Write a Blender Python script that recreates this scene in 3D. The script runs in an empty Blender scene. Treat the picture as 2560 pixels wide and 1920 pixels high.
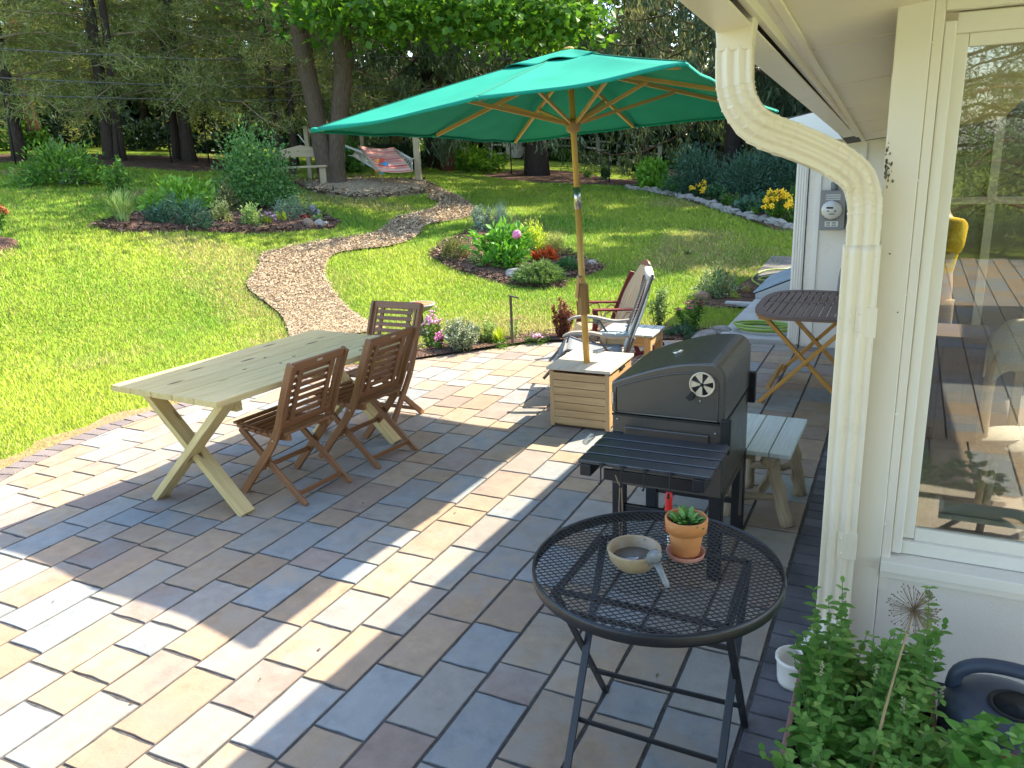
import bpy, math, random
import numpy as np
from mathutils import Vector, Matrix, Quaternion
rng = np.random.default_rng(7); random.seed(7)
S = bpy.context.scene; COL = S.collection
# ---------------------------------------------------------------- camera, world, sun, exposure
CAMZ = 2.0
RM = np.array([[0.89909089, 0.0868489, -0.42906042], [0.43591374, -0.26759061, 0.85928719], [-0.04018439, -0.95961061, -0.27844691]])
FPX = 796.378
cd = bpy.data.cameras.new('camera'); cam = bpy.data.objects.new('camera', cd); COL.objects.link(cam)
cd.sensor_width = 36; cd.lens = FPX / 1024 * 36; cd.clip_start = 0.05; cd.clip_end = 2000
cam.matrix_world = Matrix([[RM[0][0], -RM[0][1], -RM[0][2], 0], [RM[1][0], -RM[1][1], -RM[1][2], 0], [RM[2][0], -RM[2][1], -RM[2][2], CAMZ], [0, 0, 0, 1]])
S.camera = cam
SUN = Vector((0.57, 0.80, 1.0)).normalized()
wd = bpy.data.worlds.new('World'); S.world = wd; wd.use_nodes = True
wn = wd.node_tree; bg = wn.nodes['Background']
sky = wn.nodes.new('ShaderNodeTexSky'); sky.sky_type = 'NISHITA'; sky.sun_disc = False
sky.sun_elevation = math.asin(SUN.z); sky.sun_rotation = math.atan2(SUN.x, SUN.y); sky.air_density = 1.0; sky.dust_density = 1.2
wn.links.new(sky.outputs[0], bg.inputs[0]); bg.inputs[1].default_value = 0.15
ld = bpy.data.lights.new('sun', 'SUN'); ld.energy = 3.3; ld.angle = math.radians(0.5); ld.color = (1.0, 0.90, 0.74)
sun = bpy.data.objects.new('sun', ld); COL.objects.link(sun)
sun.rotation_euler = SUN.to_track_quat('Z', 'Y').to_euler(); sun.location = (10, 15, 20)
S.view_settings.view_transform = 'Standard'; S.view_settings.look = 'None'; S.view_settings.gamma = 1; S.view_settings.exposure = 2.05
S.render.engine = 'CYCLES'; S.cycles.max_bounces = 8; S.cycles.transparent_max_bounces = 16; S.cycles.use_denoising = True

# ---------------------------------------------------------------- surveying helpers (photo measurements to metres)
DU = 1024 / 2212.0
def ray(px, py):
    return RM @ np.array([(px * DU - 512) / FPX, (py * DU - 384) / FPX, 1.0])
CP = [(20,520,14.2),(150,500,15),(330,495,15.5),(600,495,15.8),(700,490,16),(560,520,15.0),(40,350,25),(245,345,25.5),(410,350,26),(400,312,38),(200,307,38),
      (600,370,24),(690,398,21.5),(740,396,21.5),(905,392,22),(1160,378,27),(1040,378,27),(960,365,28),(1300,375,29),(1400,362,42),(1250,345,42),(1000,355,36),
      (880,470,17.5),(960,440,19.5),(1020,460,18.3),(940,550,13.7),(1210,590,12.6),(1300,575,13.0),(1360,405,24),(1500,440,20.5),(1715,495,17),(1700,540,14.8),
      (1540,400,26),(1700,380,26),(1600,480,17.6)]
_p = []
for _x, _y, _r in CP:
    _d = ray(_x, _y); _h = math.hypot(_d[0], _d[1]); _p.append((_d[0]/_h*_r, _d[1]/_h*_r, CAMZ + _d[2]/_h*_r))
for _X in np.arange(-12, 7, 1.5):
    for _Y in np.arange(-14, 13, 1.5):
        if math.hypot(_X, _Y) < 10.3: _p.append((_X, _Y, 0))
_p += [(-32,58,3.0),(0,60,.8),(20,50,.8),(30,30,.8),(-60,30,4),(-40,15,3.0),(-25,8,1.6),(-25,-5,.5),(40,0,.3),(0,-40,0),(-40,-40,.3),(40,-40,0),(15,15,.3),(90,90,.8),(-90,90,4),(-90,-50,.8),(90,-90,0),(0,100,1.2),(20,20,.5)]
TP = np.array(_p)
def _phi(r): return np.sqrt(r * r + 2.25)
_n = len(TP)
_A = _phi(np.linalg.norm(TP[:, None, :2] - TP[None, :, :2], axis=2)) - 0.02 * np.eye(_n)
_M = np.block([[_A, np.ones((_n, 1))], [np.ones((1, _n)), np.zeros((1, 1))]])
_W = np.linalg.solve(_M, np.r_[TP[:, 2], 0])
def height(x, y):
    x = np.asarray(x, float); y = np.asarray(y, float)
    z = _phi(np.hypot(x[..., None] - TP[:, 0], y[..., None] - TP[:, 1])) @ _W[:_n] + _W[_n]
    k = np.clip((np.hypot(x, y) - 9.0) / 3.0, 0, 1); k = k * k * (3 - 2 * k)
    return z * k
def hz(x, y): return float(height(x, y))
_ts = np.linspace(.5, 60, 900)
def G(px, py):
    d = ray(px, py); ts = _ts / math.hypot(d[0], d[1])
    Z = CAMZ + d[2] * ts - height(d[0] * ts, d[1] * ts); i = int(np.argmax(Z < 0)) or 1
    a, b = ts[i-1], ts[i]; t = a + (b - a) * Z[i-1] / (Z[i-1] - Z[i] + 1e-9)
    return np.array([d[0] * t, d[1] * t, CAMZ + d[2] * t])
def PY(px, py, Y):
    d = ray(px, py); return np.array([d[0] * Y / d[1], Y, CAMZ + d[2] * Y / d[1]])
def mscale(p):   # metres per survey unit at point p
    c = RM.T @ (np.array(p, float) - np.array([0, 0, CAMZ])); return c[2] / FPX * DU

# ---------------------------------------------------------------- materials
class NT:
    def __init__(s, name):
        s.m = bpy.data.materials.new(name); s.m.use_nodes = True; s.t = s.m.node_tree; s.t.nodes.clear()
        s.out = s.n('ShaderNodeOutputMaterial')
    def n(s, typ, ins=None, **kw):
        nd = s.t.nodes.new(typ)
        for k, v in kw.items(): setattr(nd, k, v)
        for k, v in (ins or {}).items(): s.set(nd.inputs[k], v)
        return nd
    def set(s, sock, v):
        if hasattr(v, 'node'): s.t.links.new(v, sock)
        elif isinstance(v, (tuple, list)) and sock.type == 'RGBA' and len(v) == 3: sock.default_value = (*v, 1)
        else: sock.default_value = v
    def coord(s, kind='Object', scale=(1, 1, 1)):
        if kind == 'gc': o = s.n('ShaderNodeAttribute', attribute_name='gc').outputs['Vector']
        else: o = s.n('ShaderNodeTexCoord').outputs[kind]
        return s.n('ShaderNodeMapping', {'Vector': o, 'Scale': scale}).outputs[0]
    def noise(s, vec, scale, detail=4, rough=.55): return s.n('ShaderNodeTexNoise', {'Vector': vec, 'Scale': scale, 'Detail': detail, 'Roughness': rough}).outputs['Fac']
    def ramp(s, f, stops):
        r = s.n('ShaderNodeValToRGB', {'Fac': f}); e = r.color_ramp.elements
        while len(e) < len(stops): e.new(.5)
        for el, (p, c) in zip(e, stops): el.position = p; el.color = (*c, 1) if len(c) == 3 else c
        return r.outputs['Color']
    def mix(s, f, a, b, mode='MIX'):
        m = s.n('ShaderNodeMix', data_type='RGBA', blend_type=mode); s.set(m.inputs[0], f); s.set(m.inputs[6], a); s.set(m.inputs[7], b); return m.outputs[2]
    def bump(s, h, st=.3, d=.01): return s.n('ShaderNodeBump', {'Height': h, 'Strength': st, 'Distance': d}).outputs[0]
    def princ(s, **k):
        p = s.n('ShaderNodeBsdfPrincipled')
        for a, v in k.items(): s.set(p.inputs[{'col': 'Base Color', 'rough': 'Roughness', 'metal': 'Metallic', 'normal': 'Normal', 'spec': 'Specular IOR Level', 'sheen': 'Sheen Weight', 'coat': 'Coat Weight'}[a]], v)
        return p.outputs[0]
    def done(s, sh): s.t.links.new(sh, s.out.inputs[0]); return s.m
def sc3(c, k): return tuple(min(1, x * k) for x in c)
def m_basic(name, col, rough=.6, var=.18, scale=6, bump=.15, bscale=60, metal=0, spec=.5, coord='Object', dirt=None):
    t = NT(name); v = t.coord(coord); f = t.noise(v, scale, 5)
    c = t.ramp(f, [(.25, sc3(col, 1 - var)), (.75, sc3(col, 1 + var))])
    if dirt:
        d = t.n('ShaderNodeMapRange', {'Value': t.noise(v, scale * 2.3, 8, .7), 'From Min': .58, 'From Max': .72}).outputs[0]
        c = t.mix(d, c, dirt)
    r = t.n('ShaderNodeMapRange', {'Value': t.noise(v, scale * 4, 3), 'To Min': max(.03, rough - .1), 'To Max': min(1, rough + .1)}).outputs[0]
    return t.done(t.princ(col=c, rough=r, metal=metal, spec=spec, normal=t.bump(t.noise(v, bscale, 4), bump)))
def m_wood(name, c1, c2, rough=.55, knots=None, ring=14, spec=.4, bump=.25):
    t = NT(name); v = t.coord('gc', (1.0, ring, ring)); w = t.coord('gc', (3.0, 60, 60))
    f = t.noise(v, 1.6, 5, .6); g = t.noise(w, 1.5, 4)
    c = t.ramp(f, [(.3, c1), (.7, c2)]); c = t.mix(.35, c, t.ramp(g, [(.3, sc3(c1, .6)), (.65, sc3(c2, 1.15))]))
    r0 = t.n('ShaderNodeAttribute', attribute_name='rnd').outputs['Fac']
    c = t.mix(t.n('ShaderNodeMath', {0: r0, 1: .35}, operation='MULTIPLY').outputs[0], c, sc3(c1, .8))
    if knots:
        k = t.n('ShaderNodeTexVoronoi', {'Vector': t.coord('gc', (2.2, 9, 9)), 'Scale': 1.0}, feature='F1').outputs['Distance']
        kk = t.n('ShaderNodeMapRange', {'Value': k, 'From Min': .09, 'From Max': .16, 'To Min': 1, 'To Max': 0}).outputs[0]
        c = t.mix(kk, c, knots)
    return t.done(t.princ(col=c, rough=rough, spec=spec, normal=t.bump(t.noise(w, 1.5, 4), bump, .004)))
def m_leaf(name, c1, c2, trans=.35, rough=.5, c3=None):
    t = NT(name); a = t.n('ShaderNodeAttribute', attribute_name='rnd').outputs['Fac']
    st = [(.0, c1), (.85 if c3 else 1, c2)] + ([(1.0, c3)] if c3 else [])
    c = t.ramp(a, st)
    p = t.princ(col=c, rough=rough, spec=.35)
    tr = t.n('ShaderNodeBsdfTranslucent', {'Color': t.mix(1, c, (1.2, 1.15, .55), 'MULTIPLY')}).outputs[0]
    m = t.n('ShaderNodeMixShader', {0: trans, 1: p, 2: tr}); return t.done(m.outputs[0])
def m_attr(name, rough=.85, scale=9, var=.3, bump=.5, bscale=70, spec=.3, mott=None):
    t = NT(name); a = t.n('ShaderNodeAttribute', attribute_name='Col').outputs['Color']; v = t.coord('Object')
    c = t.mix(1, a, t.ramp(t.noise(v, scale, 6, .65), [(.3, (1 - var,) * 3), (.7, (1 + var * .35,) * 3)]), 'MULTIPLY')
    if mott:
        b = t.n('ShaderNodeAttribute', attribute_name='Col2').outputs['Color']
        f = t.n('ShaderNodeMapRange', {'Value': t.noise(v, mott, 4, .6), 'From Min': .42, 'From Max': .66}).outputs[0]
        c = t.mix(f, c, b)
        sp = t.n('ShaderNodeMapRange', {'Value': t.noise(v, 140, 2), 'From Min': .66, 'From Max': .74}).outputs[0]
        c = t.mix(t.n('ShaderNodeMath', {0: sp, 1: .5}, operation='MULTIPLY').outputs[0], c, (.12, .11, .10))
    h = t.n('ShaderNodeMath', {0: t.noise(v, bscale, 5, .7), 1: t.noise(v, bscale * .2, 3)}, operation='ADD').outputs[0]
    return t.done(t.princ(col=c, rough=rough, spec=spec, normal=t.bump(h, bump, .006)))

# ---------------------------------------------------------------- mesh builder
def rot(ax, a): return np.array(Matrix.Rotation(a, 3, ax))
class MB:
    def __init__(s): s.v, s.f, s.g, s.sm, s.r, s.c, s.pc = [], [], [], [], [], [], []
    def add(s, V, F, gc=None, smooth=False, col=None):
        o = len(s.v); V = np.asarray(V, float); s.pc.append((o, len(s.f)))
        s.v += V.tolist(); s.g += (V if gc is None else np.asarray(gc, float)).tolist()
        r = random.random()
        for f in F: s.f.append([i + o for i in f]); s.sm.append(smooth); s.r.append(r); s.c.append(col)
        return s
    def box(s, c, d, R=None, col=None):
        d = np.array(d) / 2; V = np.array([[x, y, z] for x in (-1, 1) for y in (-1, 1) for z in (-1, 1)]) * d
        ax = int(np.argmax(d)); gc = np.roll(V, -ax, axis=1) + rng.uniform(-20, 20, 3)
        if R is not None: V = V @ np.array(R).T
        return s.add(V + np.array(c), [(0,1,3,2),(4,6,7,5),(0,4,5,1),(2,3,7,6),(0,2,6,4),(1,5,7,3)], gc, False, col)
    def bar(s, p0, p1, w, t, up=(0, 0, 1), col=None):
        p0 = np.array(p0, float); p1 = np.array(p1, float); a = p1 - p0; L = np.linalg.norm(a); a /= L
        u = np.array(up, float); sd = np.cross(u, a); 
        if np.linalg.norm(sd) < 1e-5: sd = np.cross((1, 0, 0), a)
        sd /= np.linalg.norm(sd); u = np.cross(a, sd)
        return s.box((p0 + p1) / 2, (L, w, t), np.stack([a, sd, u], 1), col)
    def tube(s, P, r, n=8, caps=True, smooth=True, flat=None, col=None):
        P = np.array(P, float); m = len(P); r = np.broadcast_to(np.asarray(r, float), (m,))
        T = np.gradient(P, axis=0); T /= np.linalg.norm(T, axis=1)[:, None] + 1e-9
        u = np.cross(T[0], (0, 0, 1.)); u = u if np.linalg.norm(u) > .1 else np.cross(T[0], (0, 1., 0)); V = []; gc = []; L = 0; o = rng.uniform(-20, 20, 3)
        A = np.arange(n) * 2 * math.pi / n
        for i in range(m):
            u = u - T[i] * np.dot(u, T[i]); u /= np.linalg.norm(u); w = np.cross(T[i], u)
            if i: L += np.linalg.norm(P[i] - P[i-1])
            fl = 1 if flat is None else flat
            V.append(P[i] + r[i] * (np.cos(A)[:, None] * u + fl * np.sin(A)[:, None] * w))
            gc.append(np.c_[np.full(n, L), r[i] * np.cos(A), r[i] * np.sin(A)] + o)
        F = [(i*n+j, i*n+(j+1) % n, (i+1)*n+(j+1) % n, (i+1)*n+j) for i in range(m-1) for j in range(n)]
        if caps: F += [tuple(range(n-1, -1, -1)), tuple((m-1)*n+j for j in range(n))]
        return s.add(np.concatenate(V), F, np.concatenate(gc), smooth, col)
    def sweep(s, P, prof, up, smooth=False, col=None, scl=None):   # prof (k,2): side, up
        P = np.array(P, float); m = len(P); k = len(prof); prof = np.array(prof, float); V = []; gc = []; L = 0; o = rng.uniform(-20, 20, 3)
        T = np.gradient(P, axis=0); T /= np.linalg.norm(T, axis=1)[:, None]
        U = np.broadcast_to(np.array(up, float), (m, 3))
        for i in range(m):
            sd = np.cross(U[i], T[i]); sd /= np.linalg.norm(sd); u = np.cross(T[i], sd)
            if i: L += np.linalg.norm(P[i] - P[i-1])
            q = prof * (1 if scl is None else scl[i]); V.append(P[i] + q[:, :1] * sd + q[:, 1:] * u); gc.append(np.c_[np.full(k, L), q] + o)
        F = [(i*k+j, i*k+(j+1) % k, (i+1)*k+(j+1) % k, (i+1)*k+j) for i in range(m-1) for j in range(k)]
        F += [tuple(range(k-1, -1, -1)), tuple((m-1)*k+j for j in range(k))]
        return s.add(np.concatenate(V), F, np.concatenate(gc), smooth, col)
    def lathe(s, prof, c=(0, 0, 0), n=32, smooth=True, col=None, R=None, sx=1):
        A = np.arange(n) * 2 * math.pi / n; V = np.concatenate([np.c_[r * np.cos(A) * sx, r * np.sin(A), np.full(n, z)] for r, z in prof]); m = len(prof)
        if R is not None: V = V @ np.array(R).T
        F = [(i*n+j, i*n+(j+1) % n, (i+1)*n+(j+1) % n, (i+1)*n+j) for i in range(m-1) for j in range(n)]
        if prof[0][0] > 1e-6: F.append(tuple(range(n-1, -1, -1)))
        if prof[-1][0] > 1e-6: F.append(tuple((m-1)*n+j for j in range(n)))
        return s.add(V + np.array(c), F, None, smooth, col)
    def grid(s, P, smooth=True, col=None, gc=None):   # P (a,b,3)
        a, b = P.shape[:2]; F = [(i*b+j, (i+1)*b+j, (i+1)*b+j+1, i*b+j+1) for i in range(a-1) for j in range(b-1)]
        return s.add(P.reshape(-1, 3), F, gc, smooth, col)
    def prism(s, poly, h0, h1, axes=(0, 1, 2), smooth=False, col=None):
        k = len(poly); V = np.zeros((2*k, 3)); 
        for i, (a, b) in enumerate(poly):
            for q, h in ((0, h0), (k, h1)): V[i+q, axes[0]] = a; V[i+q, axes[1]] = b; V[i+q, axes[2]] = h
        F = [(i, (i+1) % k, (i+1) % k + k, i + k) for i in range(k)] + [tuple(range(k-1, -1, -1)), tuple(range(k, 2*k))]
        ax = int(np.argmax(V.max(0) - V.min(0))); return s.add(V, F, np.roll(V, -ax, 1) + rng.uniform(-9, 9, 3), smooth, col)
    def ball(s, c, r, n=10, jit=0, smooth=True, flatb=None, col=None, seed=None):
        rg = np.random.default_rng(seed if seed is not None else random.randrange(10**6)); V = []; r = np.broadcast_to(np.asarray(r, float), (3,))
        k1, k2, k3 = rg.normal(size=(3, 3)) * 2
        for i in range(n + 1):
            th = math.pi * i / n
            for j in range(2 * n):
                ph = math.pi * j / n; d = np.array([math.sin(th) * math.cos(ph), math.sin(th) * math.sin(ph), math.cos(th)])
                q = d * (1 + jit * (math.sin(d @ k1 + 1) + .6 * math.sin(d @ k2 * 1.7 + 2) + .4 * math.sin(d @ k3 * 3)))
                if flatb is not None: q[2] = max(q[2], flatb)
                V.append(q * r)
        m = 2 * n; F = [(i*m+j, (i+1)*m+j, (i+1)*m+(j+1) % m, i*m+(j+1) % m) for i in range(n) for j in range(m)]
        return s.add(np.array(V) + np.array(c), F, None, smooth, col)
    def each(s, name, mat, parent=None, bevel=0, seg=2):   # every added piece becomes an object of its own
        out = []; E = s.pc[1:] + [(len(s.v), len(s.f))]
        for (v0, f0), (v1, f1) in zip(s.pc, E):
            q = MB(); q.v, q.g = s.v[v0:v1], s.g[v0:v1]; q.f = [[i - v0 for i in f] for f in s.f[f0:f1]]; q.sm, q.r, q.c = s.sm[f0:f1], s.r[f0:f1], s.c[f0:f1]; out.append(q.build(name, mat, parent, bevel, seg))
        return out
    def build(s, name, mat, parent=None, bevel=0, seg=2, label=None):
        me = bpy.data.meshes.new(name); me.from_pydata(s.v, [], s.f); me.materials.append(mat)
        me.polygons.foreach_set('use_smooth', s.sm)
        a = me.attributes.new('gc', 'FLOAT_VECTOR', 'POINT'); a.data.foreach_set('vector', np.array(s.g, np.float32).ravel())
        a = me.attributes.new('rnd', 'FLOAT', 'FACE'); a.data.foreach_set('value', np.array(s.r, np.float32))
        if any(c is not None for c in s.c):
            a = me.attributes.new('Col', 'FLOAT_COLOR', 'FACE'); a.data.foreach_set('color', np.array([(*(c or (.5, .5, .5)), 1) for c in s.c], np.float32).ravel())
        me.update(); o = bpy.data.objects.new(name, me); COL.objects.link(o)
        if parent is not None: o.parent = parent
        if bevel:
            b = o.modifiers.new('bevel', 'BEVEL'); b.width = bevel; b.segments = seg; b.limit_method = 'ANGLE'; b.angle_limit = .7
        if label: o['label'] = label
        return o
def npmesh(name, V, F, mat, parent=None, rnd=None, col=None, smooth=False, col2=None):
    me = bpy.data.meshes.new(name); V = np.asarray(V, np.float32); F = np.asarray(F, np.int32); k = F.shape[1]
    me.vertices.add(len(V)); me.vertices.foreach_set('co', V.ravel()); me.loops.add(F.size); me.loops.foreach_set('vertex_index', F.ravel())
    me.polygons.add(len(F)); me.polygons.foreach_set('loop_start', np.arange(0, F.size, k, dtype=np.int32))
    me.materials.append(mat); me.update(calc_edges=True)
    if smooth: me.polygons.foreach_set('use_smooth', np.ones(len(F), bool))
    if rnd is not None: a = me.attributes.new('rnd', 'FLOAT', 'FACE'); a.data.foreach_set('value', np.asarray(rnd, np.float32))
    for nm, cc in (('Col', col), ('Col2', col2)):
        if cc is not None: a = me.attributes.new(nm, 'FLOAT_COLOR', 'FACE'); a.data.foreach_set('color', np.c_[cc, np.ones(len(cc))].astype(np.float32).ravel())
    o = bpy.data.objects.new(name, me); COL.objects.link(o)
    if parent is not None: o.parent = parent
    return o
def tag(o, label=None, cat=None, group=None, kind=None):
    if label: o['label'] = label
    if cat: o['category'] = cat
    if group: o['group'] = group
    if kind: o['kind'] = kind
    return o
def thing(name, label, cat, loc=(0, 0, 0), rz=0, group=None):
    o = bpy.data.objects.new(name, None); COL.objects.link(o); o.location = loc; o.rotation_euler = (0, 0, rz); o.empty_display_size = .1
    return tag(o, label, cat, group)
def copy_tree(o, parent=None):
    c = o.copy(); COL.objects.link(c); c.parent = parent
    for ch in list(o.children): copy_tree(ch, c)
    return c
def spline(P, n):
    P = np.array(P, float); k = len(P); t = np.linspace(0, k - 1, n); out = []
    for u in t:
        i = min(int(u), k - 2); f = u - i; p0, p1, p2, p3 = P[max(i-1, 0)], P[i], P[i+1], P[min(i+2, k-1)]
        out.append(.5 * (2*p1 + (p2-p0)*f + (2*p0-5*p1+4*p2-p3)*f*f + (3*p1-p0-3*p2+p3)*f**3))
    return np.array(out)
# leaves: positions, axis directions, normals, length, width (arrays) -> folded rhombic leaves
def unit(a): return a / (np.linalg.norm(a, axis=-1, keepdims=True) + 1e-9)
def leaf_arrays(p, d, nrm, l, w, fold=.18, droop=.12):
    n = len(p); d = unit(d); sd = unit(np.cross(d, nrm)); nm = np.cross(sd, d); l = np.broadcast_to(l, (n,))[:, None]; w = np.broadcast_to(w, (n,))[:, None]
    V = np.stack([p, p + d*l*.45 + sd*w*.5 + nm*w*fold, p + d*l - nm*l*droop, p + d*l*.45 - sd*w*.5 + nm*w*fold], 1).reshape(-1, 3)
    b = np.arange(n)[:, None] * 4; F = np.concatenate([b + [0, 1, 2], b + [0, 2, 3]]); return V, F
def rdir(n, up=0.): 
    v = rng.normal(size=(n, 3)); v[:, 2] += up; return unit(v)
def leaves_obj(name, mat, parent, p, d, nrm, l, w, rnd=None, **k):
    V, F = leaf_arrays(p, d, nrm, l, w, **k); r = rng.random(len(p)) if rnd is None else rnd
    return npmesh(name, V, F, mat, parent, rnd=np.r_[r, r])
# ================================================================ SETTING
# ---- outlines on the ground (metres)
CURB = np.array([(-4.3,1.2),(-4.75,1.75),(-5.1,2.35),(-5.38,2.95),(-5.54,3.6),(-5.58,4.2),(-5.45,4.75),(-5.22,5.3),(-4.92,5.85),(-4.6,6.45),(-4.25,7.05),(-3.8,7.55),(-3.3,7.92),(-2.7,8.16),(-2.2,8.26)])
CURB = spline(CURB, 60)
PATIO = np.vstack([[(0.4, 0.3), (-3.4, 0.3)], CURB, [(-1.0, 8.33), (0.4, 8.33)]])      # clockwise seen from above
def inpoly(x, y, P):
    r = np.zeros(np.shape(x), bool); j = len(P) - 1
    for i in range(len(P)):
        xi, yi = P[i][:2]; xj, yj = P[j][:2]
        c = ((yi > y) != (yj > y)) & (x < (xj - xi) * (y - yi) / (yj - yi + 1e-12) + xi); r ^= c; j = i
    return r
def GP(pts): return np.array([G(*p)[:2] for p in pts])
pathL = spline(GP([(628,742),(622,712),(606,680),(570,650),(534,617),(558,580),(576,546),(690,522),(800,506),(834,490),(860,470),(925,455),(950,440),(925,428)]), 90)
pathR = spline(GP([(835,712),(800,697),(755,668),(715,620),(703,580),(732,546),(850,530),(900,510),(925,485),(1005,471),(1025,455),(1002,432),(960,412),(935,404)]), 90)
PATH = np.vstack([pathL, pathR[::-1]])
ISL = GP([(925,548),(960,570),(1010,590),(1080,610),(1150,620),(1225,617),(1222,600),(1275,592),(1312,577),(1270,560),(1180,530),(1100,505),(1030,492),(1000,505),(960,522)])
LBED = GP([(190,487),(260,501),(380,497),(500,502),(600,500),(720,493),(735,480),(700,465),(640,450),(520,440),(400,450),(280,462)])
RING = GP([(625,395),(690,418),(770,428),(850,424),(935,415),(945,402),(905,390),(800,388),(700,388)])
BIGM = GP([(1030,377),(1100,389),(1200,396),(1330,400),(1420,407),(1500,433),(1560,453),(1640,476),(1724,498),(1735,380),(1500,365),(1380,385),(1230,375),(1165,366)])
PINEM = GP([(-30,352),(150,356),(300,362),(420,370),(560,366),(640,382),(640,358),(420,340),(250,335),(-30,335)])
EDGEB = np.array([(-5.02,5.95),(-4.68,6.55),(-4.33,7.15),(-3.87,7.66),(-3.35,8.04),(-2.72,8.29),(-2.3,8.38),(-1.75,8.4),(-1.72,8.75),(-2.1,8.8),(-2.6,8.72),(-3.3,8.4),(-4.0,8.0),(-4.55,7.5),(-4.95,6.8),(-5.15,6.2)])
BEDR = GP([(1470,655),(1520,648),(1580,628),(1625,600),(1668,600),(1650,640),(1622,662),(1560,664)])
LEDGE = GP([(-60,500),(0,512),(40,520),(25,535),(-60,540)])
BEDS = [PATIO, PATH, ISL, LBED, RING, BIGM, PINEM, EDGEB, BEDR, LEDGE]
# ---- value noise for the lawn
_tab = rng.random((64, 64))
def vnoise(x, y, s):
    x = np.asarray(x) * s; y = np.asarray(y) * s; i = np.floor(x).astype(int); j = np.floor(y).astype(int); f = x - i; g = y - j; f = f*f*(3-2*f); g = g*g*(3-2*g)
    t = lambda a, b: _tab[a % 64, b % 64]
    return (t(i, j)*(1-f) + t(i+1, j)*f)*(1-g) + (t(i, j+1)*(1-f) + t(i+1, j+1)*f)*g
# ---- lawn (terrain)
M_lawn = NT('lawn_ground'); _v = M_lawn.coord('Object')
_c = M_lawn.ramp(M_lawn.noise(_v, 1.1, 6, .7), [(.3, (.12, .20, .018)), (.55, (.24, .31, .03)), (.75, (.36, .34, .08))])
_c = M_lawn.mix(.5, _c, M_lawn.ramp(M_lawn.noise(_v, 55, 3), [(.35, (.07, .12, .015)), (.7, (.28, .33, .04))]))
M_lawn = M_lawn.done(M_lawn.princ(col=_c, rough=.9, spec=.1, normal=M_lawn.bump(M_lawn.noise(_v, 70, 4), .8, .03)))
def axis_pts(lo, a, b, hi, fine, coarse): return np.unique(np.r_[np.linspace(lo, a, coarse), np.arange(a, b, fine), np.linspace(b, hi, coarse)])
gx = axis_pts(-140, -32, 4, 140, .4, 16); gy = axis_pts(-120, -2, 44, 200, .4, 16)
GX, GY = np.meshgrid(gx, gy, indexing='ij'); GZ = height(GX, GY) - .03
GZ -= np.where(inpoly(GX, GY, PATIO), .05, 0)
a, b = GX.shape; _i = (np.arange(a-1)[:, None] * b + np.arange(b-1)).ravel()
o = npmesh('lawn', np.stack([GX, GY, GZ], -1).reshape(-1, 3), np.stack([_i, _i+b, _i+b+1, _i+1], 1), M_lawn, smooth=True); tag(o, kind='structure')
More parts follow.
